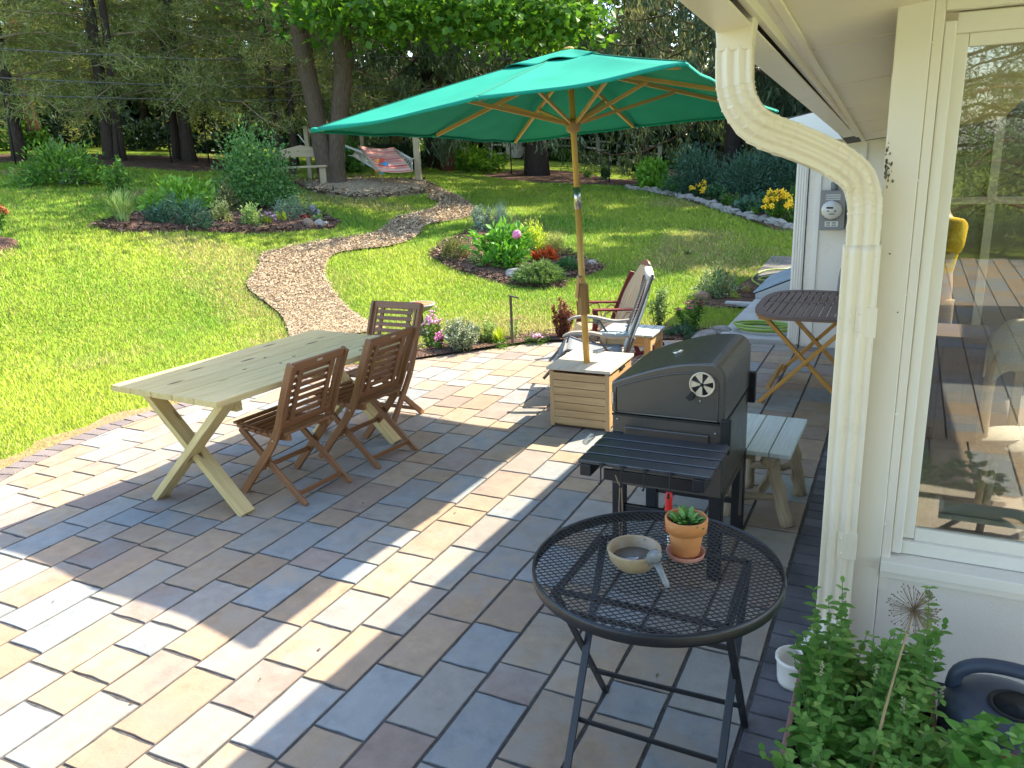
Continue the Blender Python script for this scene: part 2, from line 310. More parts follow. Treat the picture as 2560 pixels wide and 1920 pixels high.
# ---- grass blades (stuff)
M_grass = NT('grass_blades'); _a = M_grass.n('ShaderNodeAttribute', attribute_name='Col').outputs['Color']
_nz = M_grass.n('ShaderNodeVectorMath', {0: M_grass.n('ShaderNodeVectorMath', {0: M_grass.n('ShaderNodeNewGeometry').outputs['Normal'], 1: (.35, .35, .35)}, operation='MULTIPLY').outputs[0], 1: (0, 0, 1)}, operation='ADD').outputs[0]
_nz = M_grass.n('ShaderNodeVectorMath', {0: _nz}, operation='NORMALIZE').outputs[0]
_t = M_grass.n('ShaderNodeBsdfTranslucent', {'Color': M_grass.mix(1, _a, (1.1, 1.1, .6), 'MULTIPLY')}).outputs[0]
M_grass = M_grass.done(M_grass.n('ShaderNodeMixShader', {0: .25, 1: M_grass.princ(col=_a, rough=.6, spec=.2, normal=_nz), 2: _t}).outputs[0])
def make_grass(N):
    th = rng.uniform(-1.22, .16, N * 2); r = 4.2 * (30 / 4.2) ** rng.random(N * 2) ** .95     # log-distributed distance from the terrace
    x = r * np.sin(th); y = r * np.cos(th)
    ok = np.ones(len(x), bool)
    for P in BEDS: ok &= ~inpoly(x + rng.normal(size=len(x)) * .03, y + rng.normal(size=len(x)) * .03, P)
    ok &= ~((x > -1.75) & (y < 16) & (y > 8)); ok &= ~((x > -5.4) & (y < 5)) & (y > .5)
    ok &= rng.random(len(x)) > .45 * (vnoise(x, y, 1.7) > .72)
    x, y, r = x[ok][:N], y[ok][:N], r[ok][:N]; n = len(x); z = height(x, y) - .035
    pat = .55 * vnoise(x, y, .45) + .3 * vnoise(x, y, 1.6) + .15 * rng.random(n)
    h = (.024 + .022 * rng.random(n) + .016 * vnoise(x + 9, y, 2.2)) * np.clip(r / 8, .9, 2.2) ** .5; w = .0037 * np.clip(r / 6.5, .9, 4) * rng.uniform(.7, 1.3, n)
    a = rng.uniform(0, 6.283, n); sx, sy = np.cos(a) * w, np.sin(a) * w; l = rng.uniform(.1, .9, n) * h; b = rng.uniform(0, 6.283, n)
    p = np.stack([x, y, z], 1); V = np.stack([p - np.stack([sx, sy, 0*sx], 1), p + np.stack([sx, sy, 0*sx], 1), p + np.stack([l*np.cos(b), l*np.sin(b), h], 1)], 1).reshape(-1, 3)
    F = np.arange(3 * n).reshape(-1, 3)
    g1, g2, g3 = np.array([.21, .43, .035]), np.array([.48, .62, .06]), np.array([.64, .55, .21])
    t = np.clip((pat - .25) * 2, 0, 1)[:, None]; c = g1 * (1 - t) + g2 * t
    # worn, dry turf beside the terrace edge and in a few patches
    dedge = np.min(np.hypot(x[:, None] - CURB[::3, 0], y[:, None] - CURB[::3, 1]), axis=1)
    dry = np.clip(.6 * np.clip((vnoise(x + 5, y + 3, .7) - .62) * 4, 0, 1) + .9 * np.clip(1.6 - dedge / .25, 0, 1) + .10 + .25 * ((x > -6.5) & (y > 8) & (r < 11)) * np.clip((vnoise(x, y, 1.1) - .35) * 3, 0, 1), 0, .95)
    s = rng.random(n) < dry; c[s] = g3 * rng.uniform(.6, 1.1, (s.sum(), 1)); c *= rng.uniform(.86, 1.14, (n, 1))
    o = npmesh('grass', V, F, M_grass, col=c); tag(o, 'short sunlit lawn grass with dry yellowish patches', 'grass', kind='stuff')
make_grass(560000)
# ---- mulch path, beds (sheets draped on the ground)
def m_mulch(name, c1, c2, c3, sc=38):
    t = NT(name); v = t.coord('Object', (1, 1, 1)); vo = t.n('ShaderNodeTexVoronoi', {'Vector': v, 'Scale': sc, 'Randomness': 1.0})
    c = t.ramp(vo.outputs['Color'], [(.15, c1), (.5, c2), (.85, c3)]); c = t.mix(.4, c, t.ramp(t.noise(v, 9, 5), [(.3, c1), (.7, c3)]))
    return t.done(t.princ(col=c, rough=.95, spec=.1, normal=t.bump(vo.outputs['Distance'], 1.0, .03)))
M_chip = m_mulch('wood_chip_mulch', (.27, .18, .10), (.43, .32, .20), (.56, .46, .31)); M_bed = m_mulch('dark_bark_mulch', (.05, .028, .02), (.12, .07, .048), (.21, .135, .095))
def strip(name, A, B, mat, lift, k=6):
    f = np.linspace(0, 1, k)[None, :, None]; P = A[:, None, :] * (1 - f) + B[:, None, :] * f; z = height(P[..., 0], P[..., 1]) + lift
    m = MB().grid(np.concatenate([P, z[..., None]], 2)); return tag(m.build(name, mat), kind='structure')
def bed(name, P, mat, lift=.015, mound=.06, wob=.04, rings=9):
    P = np.vstack([P, P[:1]]); P = spline(P, len(P) * 6); P = P + rng.normal(size=P.shape) * wob * .3; P[-1] = P[0]; c = P.mean(0); f = np.linspace(0, 1, rings)
    Q = c + (P[None] - c) * f[:, None, None]; z = height(Q[..., 0], Q[..., 1]) + lift + mound * (1 - f[:, None] ** 3) - .05 * (f[:, None] == 1)
    m = MB().grid(np.concatenate([Q, z[..., None]], 2)); return tag(m.build(name, mat), kind='structure')
strip('mulch_path', pathL, pathR, M_chip, .012)
bed('island_mulch_bed', ISL, M_bed); bed('garden_mulch_bed', LBED, M_bed); bed('tree_mulch_ring', RING, M_chip, mound=.1); bed('shaded_mulch_bed', BIGM, M_bed, mound=.02, rings=16)
bed('pine_mulch_bed', PINEM, M_bed, mound=.03, rings=14); bed('patio_mulch_bed', EDGEB, M_bed, lift=.0, mound=.03, rings=5); bed('corner_mulch_bed', BEDR, M_bed, mound=.02); bed('edge_mulch_bed', LEDGE, M_bed, mound=.02)
M_chips = m_attr('loose_wood_chips', .9, 20, .3, .3, 90)
def chips(name, label, P, n, cols, size):
    lo, hi = P.min(0), P.max(0); x = rng.uniform(lo[0], hi[0], n * 4); y = rng.uniform(lo[1], hi[1], n * 4); k = inpoly(x, y, P); x, y = x[k][:n], y[k][:n]; m = len(x)
    r = np.hypot(x, y); p = np.stack([x, y, height(x, y) + .02 + rng.random(m) * .02], 1); d = rdir(m); d[:, 2] *= .25; s = size * rng.uniform(.5, 1.5, m) * np.clip(r / 10, .8, 2)
    V, F = leaf_arrays(p, d, rdir(m, 3), s, s * rng.uniform(.2, .5, m), .1, 0); c = np.array(cols)[rng.integers(0, len(cols), m)] * rng.uniform(.7, 1.2, (m, 1))
    tag(npmesh(name, V, F, M_chips, col=np.vstack([c, c])), label, 'wood chips', kind='stuff')
LT = [(.54, .42, .27), (.46, .34, .21), (.62, .52, .36), (.34, .235, .14), (.50, .37, .23)]; DK = [(.14, .08, .055), (.22, .14, .10), (.08, .045, .03), (.28, .19, .14)]
chips('wood_chips', 'pale wood chips strewn over the winding garden path', PATH, 42000, LT, .034)
chips('wood_chips', 'wood chips scattered in the ring under the twin trunk tree', RING, 7000, LT[1:] + DK, .06)
chips('bark_chips', 'dark bark chips on the island flower bed', ISL, 9000, DK, .05); chips('bark_chips', 'dark bark chips on the long bed across the lawn', LBED, 7000, DK, .06)
chips('bark_chips', 'dark bark chips in the narrow bed along the patio curb', EDGEB, 7000, DK, .035)
# ---- patio
M_sand = m_basic('joint_sand', (.075, .072, .068), .95, .4, 30, .6, 150)
m = MB(); m.add([(x, y, -.0065) for x, y in PATIO], [tuple(range(len(PATIO)))[::-1]]); m.add([(-3.4, .31, -.014), (-3.4, -9, -.014), (2.2, -9, -.014), (2.2, .31, -.014)], [(0, 1, 2, 3)]); m.add([(.39, .32, -.014), (2.2, .32, -.014), (2.2, 3, -.014), (.39, 3, -.014)], [(0, 1, 2, 3)]); tag(m.build('patio_bedding', M_sand), kind='structure')
CREAM, TAN, BLUE, MAUVE, GOLD, GREY = (.33, .295, .25), (.385, .29, .195), (.275, .29, .285), (.30, .23, .185), (.38, .275, .18), (.31, .295, .26)
def clip_poly(poly, C):
    cen = C.mean(0)
    for i in range(len(C)):
        A, B = C[i], C[(i+1) % len(C)]; n = np.array([-(B-A)[1], (B-A)[0]]); s0 = np.sign(np.dot(cen - A, n)); out = []
        if np.linalg.norm(B - A) < 1e-6: continue
        for j in range(len(poly)):
            p, q = poly[j], poly[(j+1) % len(poly)]; a, b = np.dot(p-A, n)*s0, np.dot(q-A, n)*s0
            if a >= 0: out.append(p)
            if (a >= 0) != (b >= 0): out.append(p + (q-p) * a / (a-b))
        poly = out
        if len(poly) < 3: return []
    return poly
def paver(VV, FF, CC, C2, poly, c1, c2, dz=0., rough=.0016, inset=.0028, sub=.05):
    P = []; n = len(poly)
    for i in range(n):
        p, q = poly[i], poly[(i+1) % n]; L = np.linalg.norm(q - p); k = max(1, int(L / sub)); nn = np.array([-(q-p)[1], (q-p)[0]]) / (L + 1e-9); endy = abs(nn[1]) > .7
        for a in range(k): P.append(p + (q-p) * a / k + (nn * abs(rng.normal()) * (rough * (1.5 if endy else .6)) * np.sign(np.dot(np.mean(poly, 0) - p, nn)) if a else 0))
    P = np.array(P); c = P.mean(0); m = len(P); D = c - P; D /= np.linalg.norm(D, axis=1)[:, None]; o = len(VV)
    tilt = rng.normal(size=2) * .002
    def z(Q): return dz + (Q - c) @ tilt
    Q1 = P + D * .0015; Q2 = P + D * inset * rng.uniform(.8, 1.8, (m, 1))
    for Q, off in ((P, -.04), (Q1, -.0035), (Q2, 0.)): VV.extend(np.c_[Q, (z(Q) if off > -.03 else np.full(m, dz)) + off].tolist())
    for r in (0, 1):
        for j in range(m): FF.append((o+r*m+j, o+r*m+(j+1) % m, o+(r+1)*m+(j+1) % m, o+(r+1)*m+j)); CC.append(c1 if r else sc3(c1, .75)); C2.append(c2)
    FF.append(tuple(o+2*m+j for j in range(m))); CC.append(c1); C2.append(c2)
def attr_mesh(name, V, F, C, C2, mat):
    me = bpy.data.meshes.new(name); me.from_pydata(V, [], F); me.materials.append(mat)
    for nm, cc in (('Col', C), ('Col2', C2)): a = me.attributes.new(nm, 'FLOAT_COLOR', 'FACE'); a.data.foreach_set('color', np.c_[np.array(cc), np.ones(len(cc))].astype(np.float32).ravel())
    o = bpy.data.objects.new(name, me); COL.objects.link(o); return tag(o, kind='structure')
def ccw(P): 
    P = np.array(P); A = sum(P[i][0]*P[(i+1) % len(P)][1] - P[(i+1) % len(P)][0]*P[i][1] for i in range(len(P))); return P if A > 0 else P[::-1]
V, F, C, C2 = [], [], [], []; RW = .2325; cols = [CREAM, TAN, BLUE, MAUVE, GOLD, GREY, BLUE, CREAM, TAN, TAN, GOLD, BLUE]; last = None
hull = ccw(PATIO); 
for k in range(-24, 5):
    x0 = -1.12 + RW * k; x1 = x0 + RW; x1c = -.376 if x1 > -.45 else x1
    if x0 > -.45: break
    y = -.35 + rng.uniform(0, .3)
    while y < 8.4:
        L = random.choice([.2, .3, .4, .4, .4]) + rng.uniform(-.004, .004); g = .0046
        q = clip_poly([np.array(p) for p in ((x0+g+.0012, y+g), (x1c-g-.0012, y+g), (x1c-g-.0012, y+L-g), (x0+g+.0012, y+L-g))], hull)
        y += L
        if len(q) < 3: continue
        ar = abs(sum(q[i][0]*q[(i+1) % len(q)][1] - q[(i+1) % len(q)][0]*q[i][1] for i in range(len(q)))) / 2
        if ar < .002: continue
        c1 = random.choice(cols)
        while c1 is last: c1 = random.choice(cols)
        last = c1; c2 = random.choice([CREAM, GREY, MAUVE, TAN, BLUE]); c2 = tuple(.4*p + .6*q_ for p, q_ in zip(c1, c2)); s = rng.uniform(.88, 1.1)
        paver(V, F, C, C2, q, sc3(c1, s), sc3(c2, s * .97), rng.uniform(-.0008, .0008))
for x0 in np.r_[np.arange(-3.35, 2.2, RW), np.arange(-.205, 2.2, RW) + 100]:          # the terrace goes on behind the viewer
    y = .3; near = x0 > 50; x0 -= 100 * near; y = 2.99 if near else .3
    while y > (.3 if near else -9):
        L = random.choice([.2, .3, .4]); 
        c1 = random.choice(cols); paver(V, F, C, C2, [np.array(p) for p in ((x0+.005, y-L+.005), (x0+RW-.005, y-L+.005), (x0+RW-.005, y-.005), (x0+.005, y-.005))], c1, c1, 0, sub=.5)
        y -= L
M_pav = m_attr('concrete_pavers', .82, 11, .24, .5, 60, .3, mott=5.0)
attr_mesh('patio', V, F, C, C2, M_pav)
# curb of soldier bricks along the curve, dark bricks along the house
V, F, C, C2 = [], [], [], []
seg = np.cumsum(np.r_[0, np.linalg.norm(np.diff(CURB, axis=0), axis=1)]); nb = int(seg[-1] / .115)
def at_len(u): return np.array([np.interp(u, seg, CURB[:, 0]), np.interp(u, seg, CURB[:, 1])])
for i in range(nb):
    a, b = at_len(i * .115 + .003), at_len((i + 1) * .115 - .003); t = (b - a) / np.linalg.norm(b - a); n = np.array([-t[1], t[0]])
    c1 = sc3((.215, .175, .165), rng.uniform(.85, 1.15)); paver(V, F, C, C2, ccw([a + n*.006, b + n*.006, b + n*.165, a + n*.165]), c1, sc3(c1, 1.1), .004, .0006)
y = .3
while y < 8.2:
    L = .108; c1 = sc3((.105, .105, .115), rng.uniform(.75, 1.25)); paver(V, F, C, C2, [np.array(p) for p in ((-.368, y+.003), (-.215, y+.003), (-.215, y+L-.003), (-.368, y+L-.003))], c1, sc3(c1, 1.2), rng.uniform(-.002, .002), .0006); y += L
attr_mesh('brick_edging', V, F, C, C2, M_pav)
# sandy worn soil strip outside the curb
OUT = np.array([at_len(u) + (lambda t: np.array([-t[1], t[0]]))(unit(at_len(min(u+.1, seg[-1])) - at_len(max(u-.1, 0)))) * (.17) for u in np.linspace(0, seg[-1] * .62, 50)])
OUT2 = OUT + unit(OUT - np.array([-2.5, 4.5])) * (.2 + .1 * np.sin(np.arange(50) * 1.3)[:, None] * .6)
strip('soil_strip', OUT, OUT2, m_basic('sandy_soil', (.30, .19, .10), .95, .35, 18, .6, 90), -.008, 3)
# concrete landing and walk beside the far wing
M_conc = m_basic('walk_concrete', (.42, .41, .39), .85, .12, 3, .2, 120, dirt=(.3, .29, .27))
m = MB(); m.box((-1.36, 9.15, .0), (.70, 1.62, .10)); m.box((-1.36, 10.8, .0), (.70, 1.6, .09)); tag(m.build('concrete_walk', M_conc, bevel=.01), kind='structure')
m = MB(); m.grid(np.array([[(x, y, hz(x, y) + .012) for y in np.linspace(10.2, 14.0, 9)] for x in (-2.0, -1.5, -.95)])); tag(m.build('gravel_path', m_basic('dark_gravel', (.16, .15, .14), .95, .5, 40, .8, 120)), kind='structure')

# ================================================================ HOUSE
M_white = m_basic('cream_painted_siding', (.83, .765, .67), .5, .03, 1.2, .06, 30, dirt=(.76, .69, .60)); M_trim = m_basic('white_painted_trim', (.84, .79, .71), .4, .02, 1.5, .04, 60)
M_alu = m_basic('white_gutter_metal', (.83, .73, .58), .32, .03, 2.5, .03, 40, dirt=(.74, .64, .50)); M_soff = m_basic('beige_soffit', (.80, .71, .57), .55, .03, 2, .04, 40)
M_roof = m_basic('roof_shingles', (.10, .095, .09), .95, .3, 14, .6, 60); M_found = m_basic('foundation_render', (.78, .72, .65), .85, .05, 3, .25, 110)
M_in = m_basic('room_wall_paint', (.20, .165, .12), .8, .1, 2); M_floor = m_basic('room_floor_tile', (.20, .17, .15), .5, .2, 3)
t = NT('window_glass'); lw = t.n('ShaderNodeLayerWeight', {'Blend': .35}).outputs['Fresnel']
gf = t.n('ShaderNodeMapRange', {'Value': lw, 'To Min': .11, 'To Max': .8}).outputs[0]
M_glass = t.done(t.n('ShaderNodeMixShader', {0: gf, 1: t.n('ShaderNodeBsdfTransparent', {'Color': (.76, .77, .72)}).outputs[0], 2: t.n('ShaderNodeBsdfGlossy', {'Color': (.95, .97, .95), 'Roughness': .012}).outputs[0]}).outputs[0])
house = thing('house', 'cream house with wide eaves, white corner post and large window', 'house', (0, 3.0, 0))
def hp(name, mb, mat, bevel=.003, par=None, label=None):
    for v in mb.v: v[1] -= 3.0
    return mb.build(name, mat, par if par is not None else house, bevel, label=label)
def hp_each(name, mb, mat, bevel=0, par=None):
    for v in mb.v: v[1] -= 3.0
    return mb.each(name, mat, par if par is not None else house, bevel)
m = MB(); m.box((-.034, 3.05, 1.25), (.104, .10, 2.6)); hp('corner_post', m, M_white, .004)
m = MB(); m.box((.0345, 3.052, 1.40), (.031, .09, 2.1)); hp('trim_board', m, M_white, .003)
for z in (.62, 1.05, 1.48, 1.86, 2.28): m = MB(); m.ball((.0215, 2.998 + .008, z), (.006, .004, .006), 5); hp('screw', m, M_trim, 0)
m = MB(); m.ball((-.045, 2.9985, 1.62), (.003, .002, .003), 4); m.ball((-.004, 2.9985, 1.42), (.0025, .002, .0025), 4); hp_each('nail_hole', m, m_basic('dark_hole', (.03, .03, .03)))
# scuffed paint: small flaked chips of old grey coat on the post's outer edge
m = MB()
for i in range(46):
    z = 1.905 + rng.normal() * .030; x = -.084 + abs(rng.normal()) * .012 * (1.4 - abs(z - 1.905) * 12); sx_, sz_ = rng.uniform(.0012, .0045), rng.uniform(.0015, .009); k = 8
    if x > -.05 or x < -.0845: continue
    A = np.linspace(0, 2 * math.pi, k + 1)[:-1]; rr = rng.uniform(.5, 1.2, k); m.prism([(max(-.0855, x + sx_ * rr[q] * math.cos(A[q])), z + sz_ * rr[q] * math.sin(A[q])) for q in range(k)], 2.9988, 3.001, (0, 2, 1))
hp('flaked_paint', m, m_basic('old_grey_paint', (.24, .215, .17), .9), 0)
m = MB(); m.box((.72, 3.06, .21), (1.40, .10, .42)); hp('lower_wall', m, M_found, .002)
m = MB(); m.box((.72, 3.035, .465), (1.402, .13, .045)); m.box((.72, 3.045, .427), (1.40, .115, .03)); hp('sill', m, M_trim, .004)
m = MB(); m.box((.72, 3.05, 2.55), (1.34, .094, .36)); hp('header', m, M_white, .003)
win = MB(); win.box((.0685, 3.075, 1.42), (.034, .09, 1.84)); win.box((.76, 3.08, 2.335), (1.35, .05, .06)); win.box((.76, 3.08, .515), (1.35, .05, .05)); win.box((1.40, 3.08, 1.42), (.05, .05, 1.78))
win = hp('window', win, M_trim, .004)
m = MB(); m.box((.104, 3.092, 1.425), (.040, .03, 1.76)); m.box((.75, 3.092, 2.285), (1.25, .03, .04)); m.box((.75, 3.092, .565), (1.25, .03, .05)); hp('sash', m, M_trim, .003, win)
m = MB(); m.box((.745, 3.094, 1.425), (1.245, .006, 1.68)); hp('pane', m, M_glass, 0, win)
m = MB(); m.tube([(.20, 3.16, .66), (1.3, 3.16, .66)], .024, 12); m.box((.75, 3.16, .625), (1.1, .03, .02)); hp('blind_tube', m, m_basic('grey_tube', (.55, .58, .55), .4), 0, win)
# room behind the window
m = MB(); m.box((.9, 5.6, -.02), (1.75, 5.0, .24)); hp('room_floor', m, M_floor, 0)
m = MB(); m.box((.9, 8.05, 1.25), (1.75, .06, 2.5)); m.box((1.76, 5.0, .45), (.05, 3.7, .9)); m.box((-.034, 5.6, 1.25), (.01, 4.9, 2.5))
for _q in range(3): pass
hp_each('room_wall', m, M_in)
m = MB()
for x in (.62, 1.1, 1.7): m.box((x, 8.0, 1.3), (.07, .04, 2.3))
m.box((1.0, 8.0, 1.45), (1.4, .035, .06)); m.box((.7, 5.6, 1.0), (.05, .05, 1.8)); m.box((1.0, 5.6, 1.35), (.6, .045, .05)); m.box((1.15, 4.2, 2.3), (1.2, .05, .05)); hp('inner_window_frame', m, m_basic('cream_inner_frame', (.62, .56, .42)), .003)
# west wall behind the post
m = MB(); m.box((-.065, 5.75, 1.1), (.05, 5.3, 2.2)); hp('side_wall', m, M_white, 0)
# eaves: soffit, fascia, gutter, roof
def zs(X, Y): return 2.597 - .0816 * Y + .12 * (X + .40)
def eav(X, Y, dz=0): return (X, Y, zs(X, Y) + dz)
Y0, Y1 = 1.15, 7.55; Ys = np.linspace(Y0, Y1, 8)
m = MB(); seams = [1.15, 1.48, 2.43, 3.38, 4.33, 5.28, 6.1, 6.9, 7.55]
for y0, y1 in zip(seams, seams[1:]):
    m.add([eav(-.40, y0 + .003), eav(.6, y0 + .003), eav(.6, y1 - .003), eav(-.40, y1 - .003)] + [eav(-.40, y0 + .003, .02), eav(.6, y0 + .003, .02), eav(.6, y1 - .003, .02), eav(-.40, y1 - .003, .02)], [(0, 1, 2, 3), (4, 7, 6, 5), (0, 4, 5, 1), (2, 6, 7, 3), (1, 5, 6, 2), (0, 3, 7, 4)])
hp('soffit', m, M_soff, .002)
m = MB()
for y in seams[1:-1]: m.add([eav(-.38, y - .012, -.003), eav(-.1, y - .012, -.003), eav(-.1, y + .012, -.003), eav(-.38, y + .012, -.003)] + [eav(-.38, y - .012, .004), eav(-.1, y - .012, .004), eav(-.1, y + .012, .004), eav(-.38, y + .012, .004)], [(0, 1, 2, 3), (4, 7, 6, 5), (0, 4, 5, 1), (2, 6, 7, 3), (1, 5, 6, 2), (0, 3, 7, 4)])
hp_each('soffit_joint_strip', m, M_soff)
def zi(Y): return 2.514 - .0646 * Y
def zg(Y): return 2.469 - .0608 * Y
def eave_sweep(prof):   # prof list of (X, z-function offset base, dz)
    return np.array([[(X, y, (zi(y) if k == 'i' else zg(y) if k == 'g' else zs(-.40, y)) + d) for X, k, d in prof] for y in Ys])
def closed(mb, P):
    k = P.shape[1]; n = P.shape[0]; V = P.reshape(-1, 3); F = [(i*k+j, (i+1)*k+j, (i+1)*k+(j+1) % k, i*k+(j+1) % k) for i in range(n-1) for j in range(k)] + [tuple(range(k)), tuple((n-1)*k+j for j in range(k))[::-1]]
    mb.add(V, F)
m = MB(); closed(m, eave_sweep([(-.40, 's', -.004), (-.40, 's', .03), (-.455, 's', .03), (-.455, 'i', .0), (-.435, 'i', .0), (-.425, 'i', .02)])); hp('fascia', m, M_alu, 0)
m = MB(); closed(m, eave_sweep([(-.375, 's', .0), (-.375, 's', -.012), (-.398, 's', -.016), (-.398, 's', .0)])); hp('soffit_trim', m, M_soff, 0)
m = MB(); closed(m, eave_sweep([(-.458, 'g', .012), (-.55, 'g', .0), (-.558, 'g', .006), (-.56, 'g', .03), (-.585, 'g', .07), (-.59, 'g', .115), (-.60, 'g', .12), (-.60, 'g', .128), (-.585, 'g', .128), (-.578, 'g', .075), (-.548, 'g', .012), (-.458, 'g', .02)])); hp('gutter', m, M_alu, 0)
m = MB()  # roof slabs; the last, out of view, is added to shade the rear terrace
def slab(x0, x1, y0, y1):
    V = [(x, y, zs(x, y) + d) for d in (.06, .12) for x, y in ((x0, y0), (x1, y0), (x1, y1), (x0, y1))]; m.add(V, [(3, 2, 1, 0), (4, 5, 6, 7), (0, 1, 5, 4), (1, 2, 6, 5), (2, 3, 7, 6), (3, 0, 4, 7)])
slab(-.57, .62, Y0, 8.35); slab(1.25, 2.0, Y0, 5.2); slab(1.25, 2.0, 6.6, 8.35); slab(.62, 1.25, Y0, 6.7); slab(.62, 1.25, 8.0, 8.35); slab(-.3, 6.0, -2.2, Y0 - .004); hp('roof', m, M_roof, 0)  # unseen openings added between slabs to let sun onto the figure and chair
# downspout with fluted section and crimped elbows
def fl_prof(w, d, n=3):   # rectangular pipe with broad rounded flutes on front and back
    P = []; f = lambda u: .0048 * math.cos(u * n * 2 * math.pi) * min(1, 8 * u, 8 * (1 - u))
    for i in range(n * 8 + 1): u = i / (n * 8); P.append((-w/2 + w*u, d/2 + f(u)))
    for i in range(n * 8 + 1): u = i / (n * 8); P.append((w/2 - w*u, -d/2 - f(u)))
    return P
ctrl = np.array([(-.507, 2.6, 2.275), (-.506, 2.6, 2.21), (-.502, 2.6, 2.162), (-.488, 2.61, 2.113), (-.457, 2.64, 2.063), (-.413, 2.69, 2.029), (-.345, 2.755, 1.997), (-.274, 2.82, 1.961), (-.21, 2.875, 1.921), (-.16, 2.915, 1.873), (-.136, 2.934, 1.806), (-.131, 2.937, 1.746), (-.131, 2.937, 1.62)])
path = spline(ctrl, 130); sc_ = np.ones(130)
for i in range(130):
    pass
m = MB(); m.sweep(path, fl_prof(.104, .08), (.05, -1, .12), True, scl=sc_); 
for i in list(range(20, 60, 5)) + list(range(84, 118, 4)):   # crimped rings of the two elbows
    T_ = unit(path[i+1] - path[i-1]); m.sweep([path[i] - T_ * .0042, path[i] + T_ * .0022, path[i] + T_ * .0030], fl_prof(.104, .08), (.05, -1, .12), False, scl=[1.0, 1.055, 1.0])
for i in (62, 80, 121): T_ = unit(path[i+1] - path[i-1]); m.sweep([path[i] - T_ * .012, path[i] + T_ * .004], fl_prof(.104, .08), (.05, -1, .12), False, scl=[1.03, 1.04])
ds = hp('downspout', m, M_alu, 0)
m = MB(); m.sweep([(-.506, 2.6, 2.40), (-.506, 2.6, 2.345), (-.506, 2.6, 2.262)], [(-.05, -.043), (.05, -.043), (.05, .043), (-.05, .043)], (.05, -1, 0), False, scl=[.92, 1.14, .98]); hp('outlet', m, M_alu, .006, ds)
m = MB(); low = spline([(-.131, 2.937, 1.66), (-.131, 2.94, 1.0), (-.130, 2.942, .35), (-.132, 2.94, .22)], 40); m.sweep(low, fl_prof(.118, .086), (.05, -1, .0), True); hp('lower_pipe', m, M_alu, 0, ds)
el = spline([(-.132, 2.94, .24), (-.14, 2.925, .16), (-.175, 2.885, .11), (-.21, 2.84, .085)], 24); m = MB(); m.sweep(el, fl_prof(.105, .085), (.05, -1, .3), True, scl=[1 + .06 * (i % 2) for i in range(24)]); hp('bottom_elbow', m, M_trim, 0, ds)
m = MB(); m.lathe([(.062, 0), (.066, .02), (.07, .09), (.076, .10), (.076, .112), (.068, .112), (.062, .02), (0, .015)], (-.238, 2.80, .004), 24); hp('drain_cup', m, M_trim, 0, ds)
for z in (1.40, .56): m = MB(); m.box((-.098, 2.903, z), (.066, .014, .105)); m.ball((-.118, 2.895, z + .03), .006, 4); m.ball((-.118, 2.895, z - .03), .006, 4); hp('strap', m, M_alu, .006, ds)
# far wing
m = MB(); m.box((.3, 8.46, 1.05), (2.44, .12, 2.2)); m.box((-.94, 11.0, 1.05), (.10, 5.2, 2.2)); m.box((.3, 13.6, 1.05), (2.4, .1, 2.2)); hp('far_wing_wall', m, M_white, 0)
m = MB(); m.box((-.955, 8.392, 1.1), (.11, .02, 2.2))
for i in range(4): m.box((-.993 + i * .024, 8.38, 1.1), (.012, .012, 2.2))
m.box((-.998, 8.45, 1.1), (.018, .12, 2.2)); hp('fluted_corner_board', m, M_trim, .003)
m = MB()
for x in (-.80, -.42): m.box((x, 8.392, 1.1), (.045, .018, 2.2))
for z in np.arange(.35, 2.1, .165): m.box((-.868, 8.397, z), (.085, .006, .006))
hp('batten', m, M_trim, .002)
m = MB(); m.box((.0, 8.36, 2.055), (2.2, .08, .17)); hp('frieze', m, M_white, .003)
m = MB(); m.prism([(-1.18, 2.06), (-1.14, 2.06), (-.5, 2.09), (1.6, 2.55), (1.6, 2.65), (-1.18, 2.2)], 8.2, 13.9, (0, 2, 1)); hp('far_wing_roof', m, M_roof, 0)
m = MB(); m.prism([(-1.13, 2.05), (-1.22, 2.07), (-1.245, 2.12), (-1.25, 2.18), (-1.13, 2.18)], 8.17, 13.9, (0, 2, 1)); hp('far_wing_gutter', m, M_trim, .002)
m = MB(); m.prism([(-1.13, 2.0), (-.1, 2.0), (-.1, 2.4), (-1.13, 2.19)], 8.175, 8.195, (0, 2, 1)); hp('far_wing_fascia', m, M_trim, .002)

m_ = 260; lx, ly = rng.uniform(-5.0, .3, m_), rng.uniform(.7, 8.0, m_); k_ = inpoly(lx, ly, PATIO) & (rng.random(m_) < .25 + .75 * ((lx > -.9) | (ly > 6.8))); lx, ly = lx[k_], ly[k_]; m_ = len(lx); V, F = leaf_arrays(np.c_[lx, ly, np.full(m_, .006)], rdir(m_) * [1, 1, .12], rdir(m_, 4), rng.uniform(.008, .026, m_), rng.uniform(.004, .014, m_), .2, .1)
c_ = np.array([(.16, .10, .05), (.10, .06, .03), (.25, .18, .08), (.12, .13, .04)])[rng.integers(0, 4, m_)]; tag(npmesh('leaf_litter', V, F, M_chips, col=np.vstack([c_, c_])), 'tiny dry leaf bits and seeds scattered on the pavers', 'leaf litter', kind='stuff')
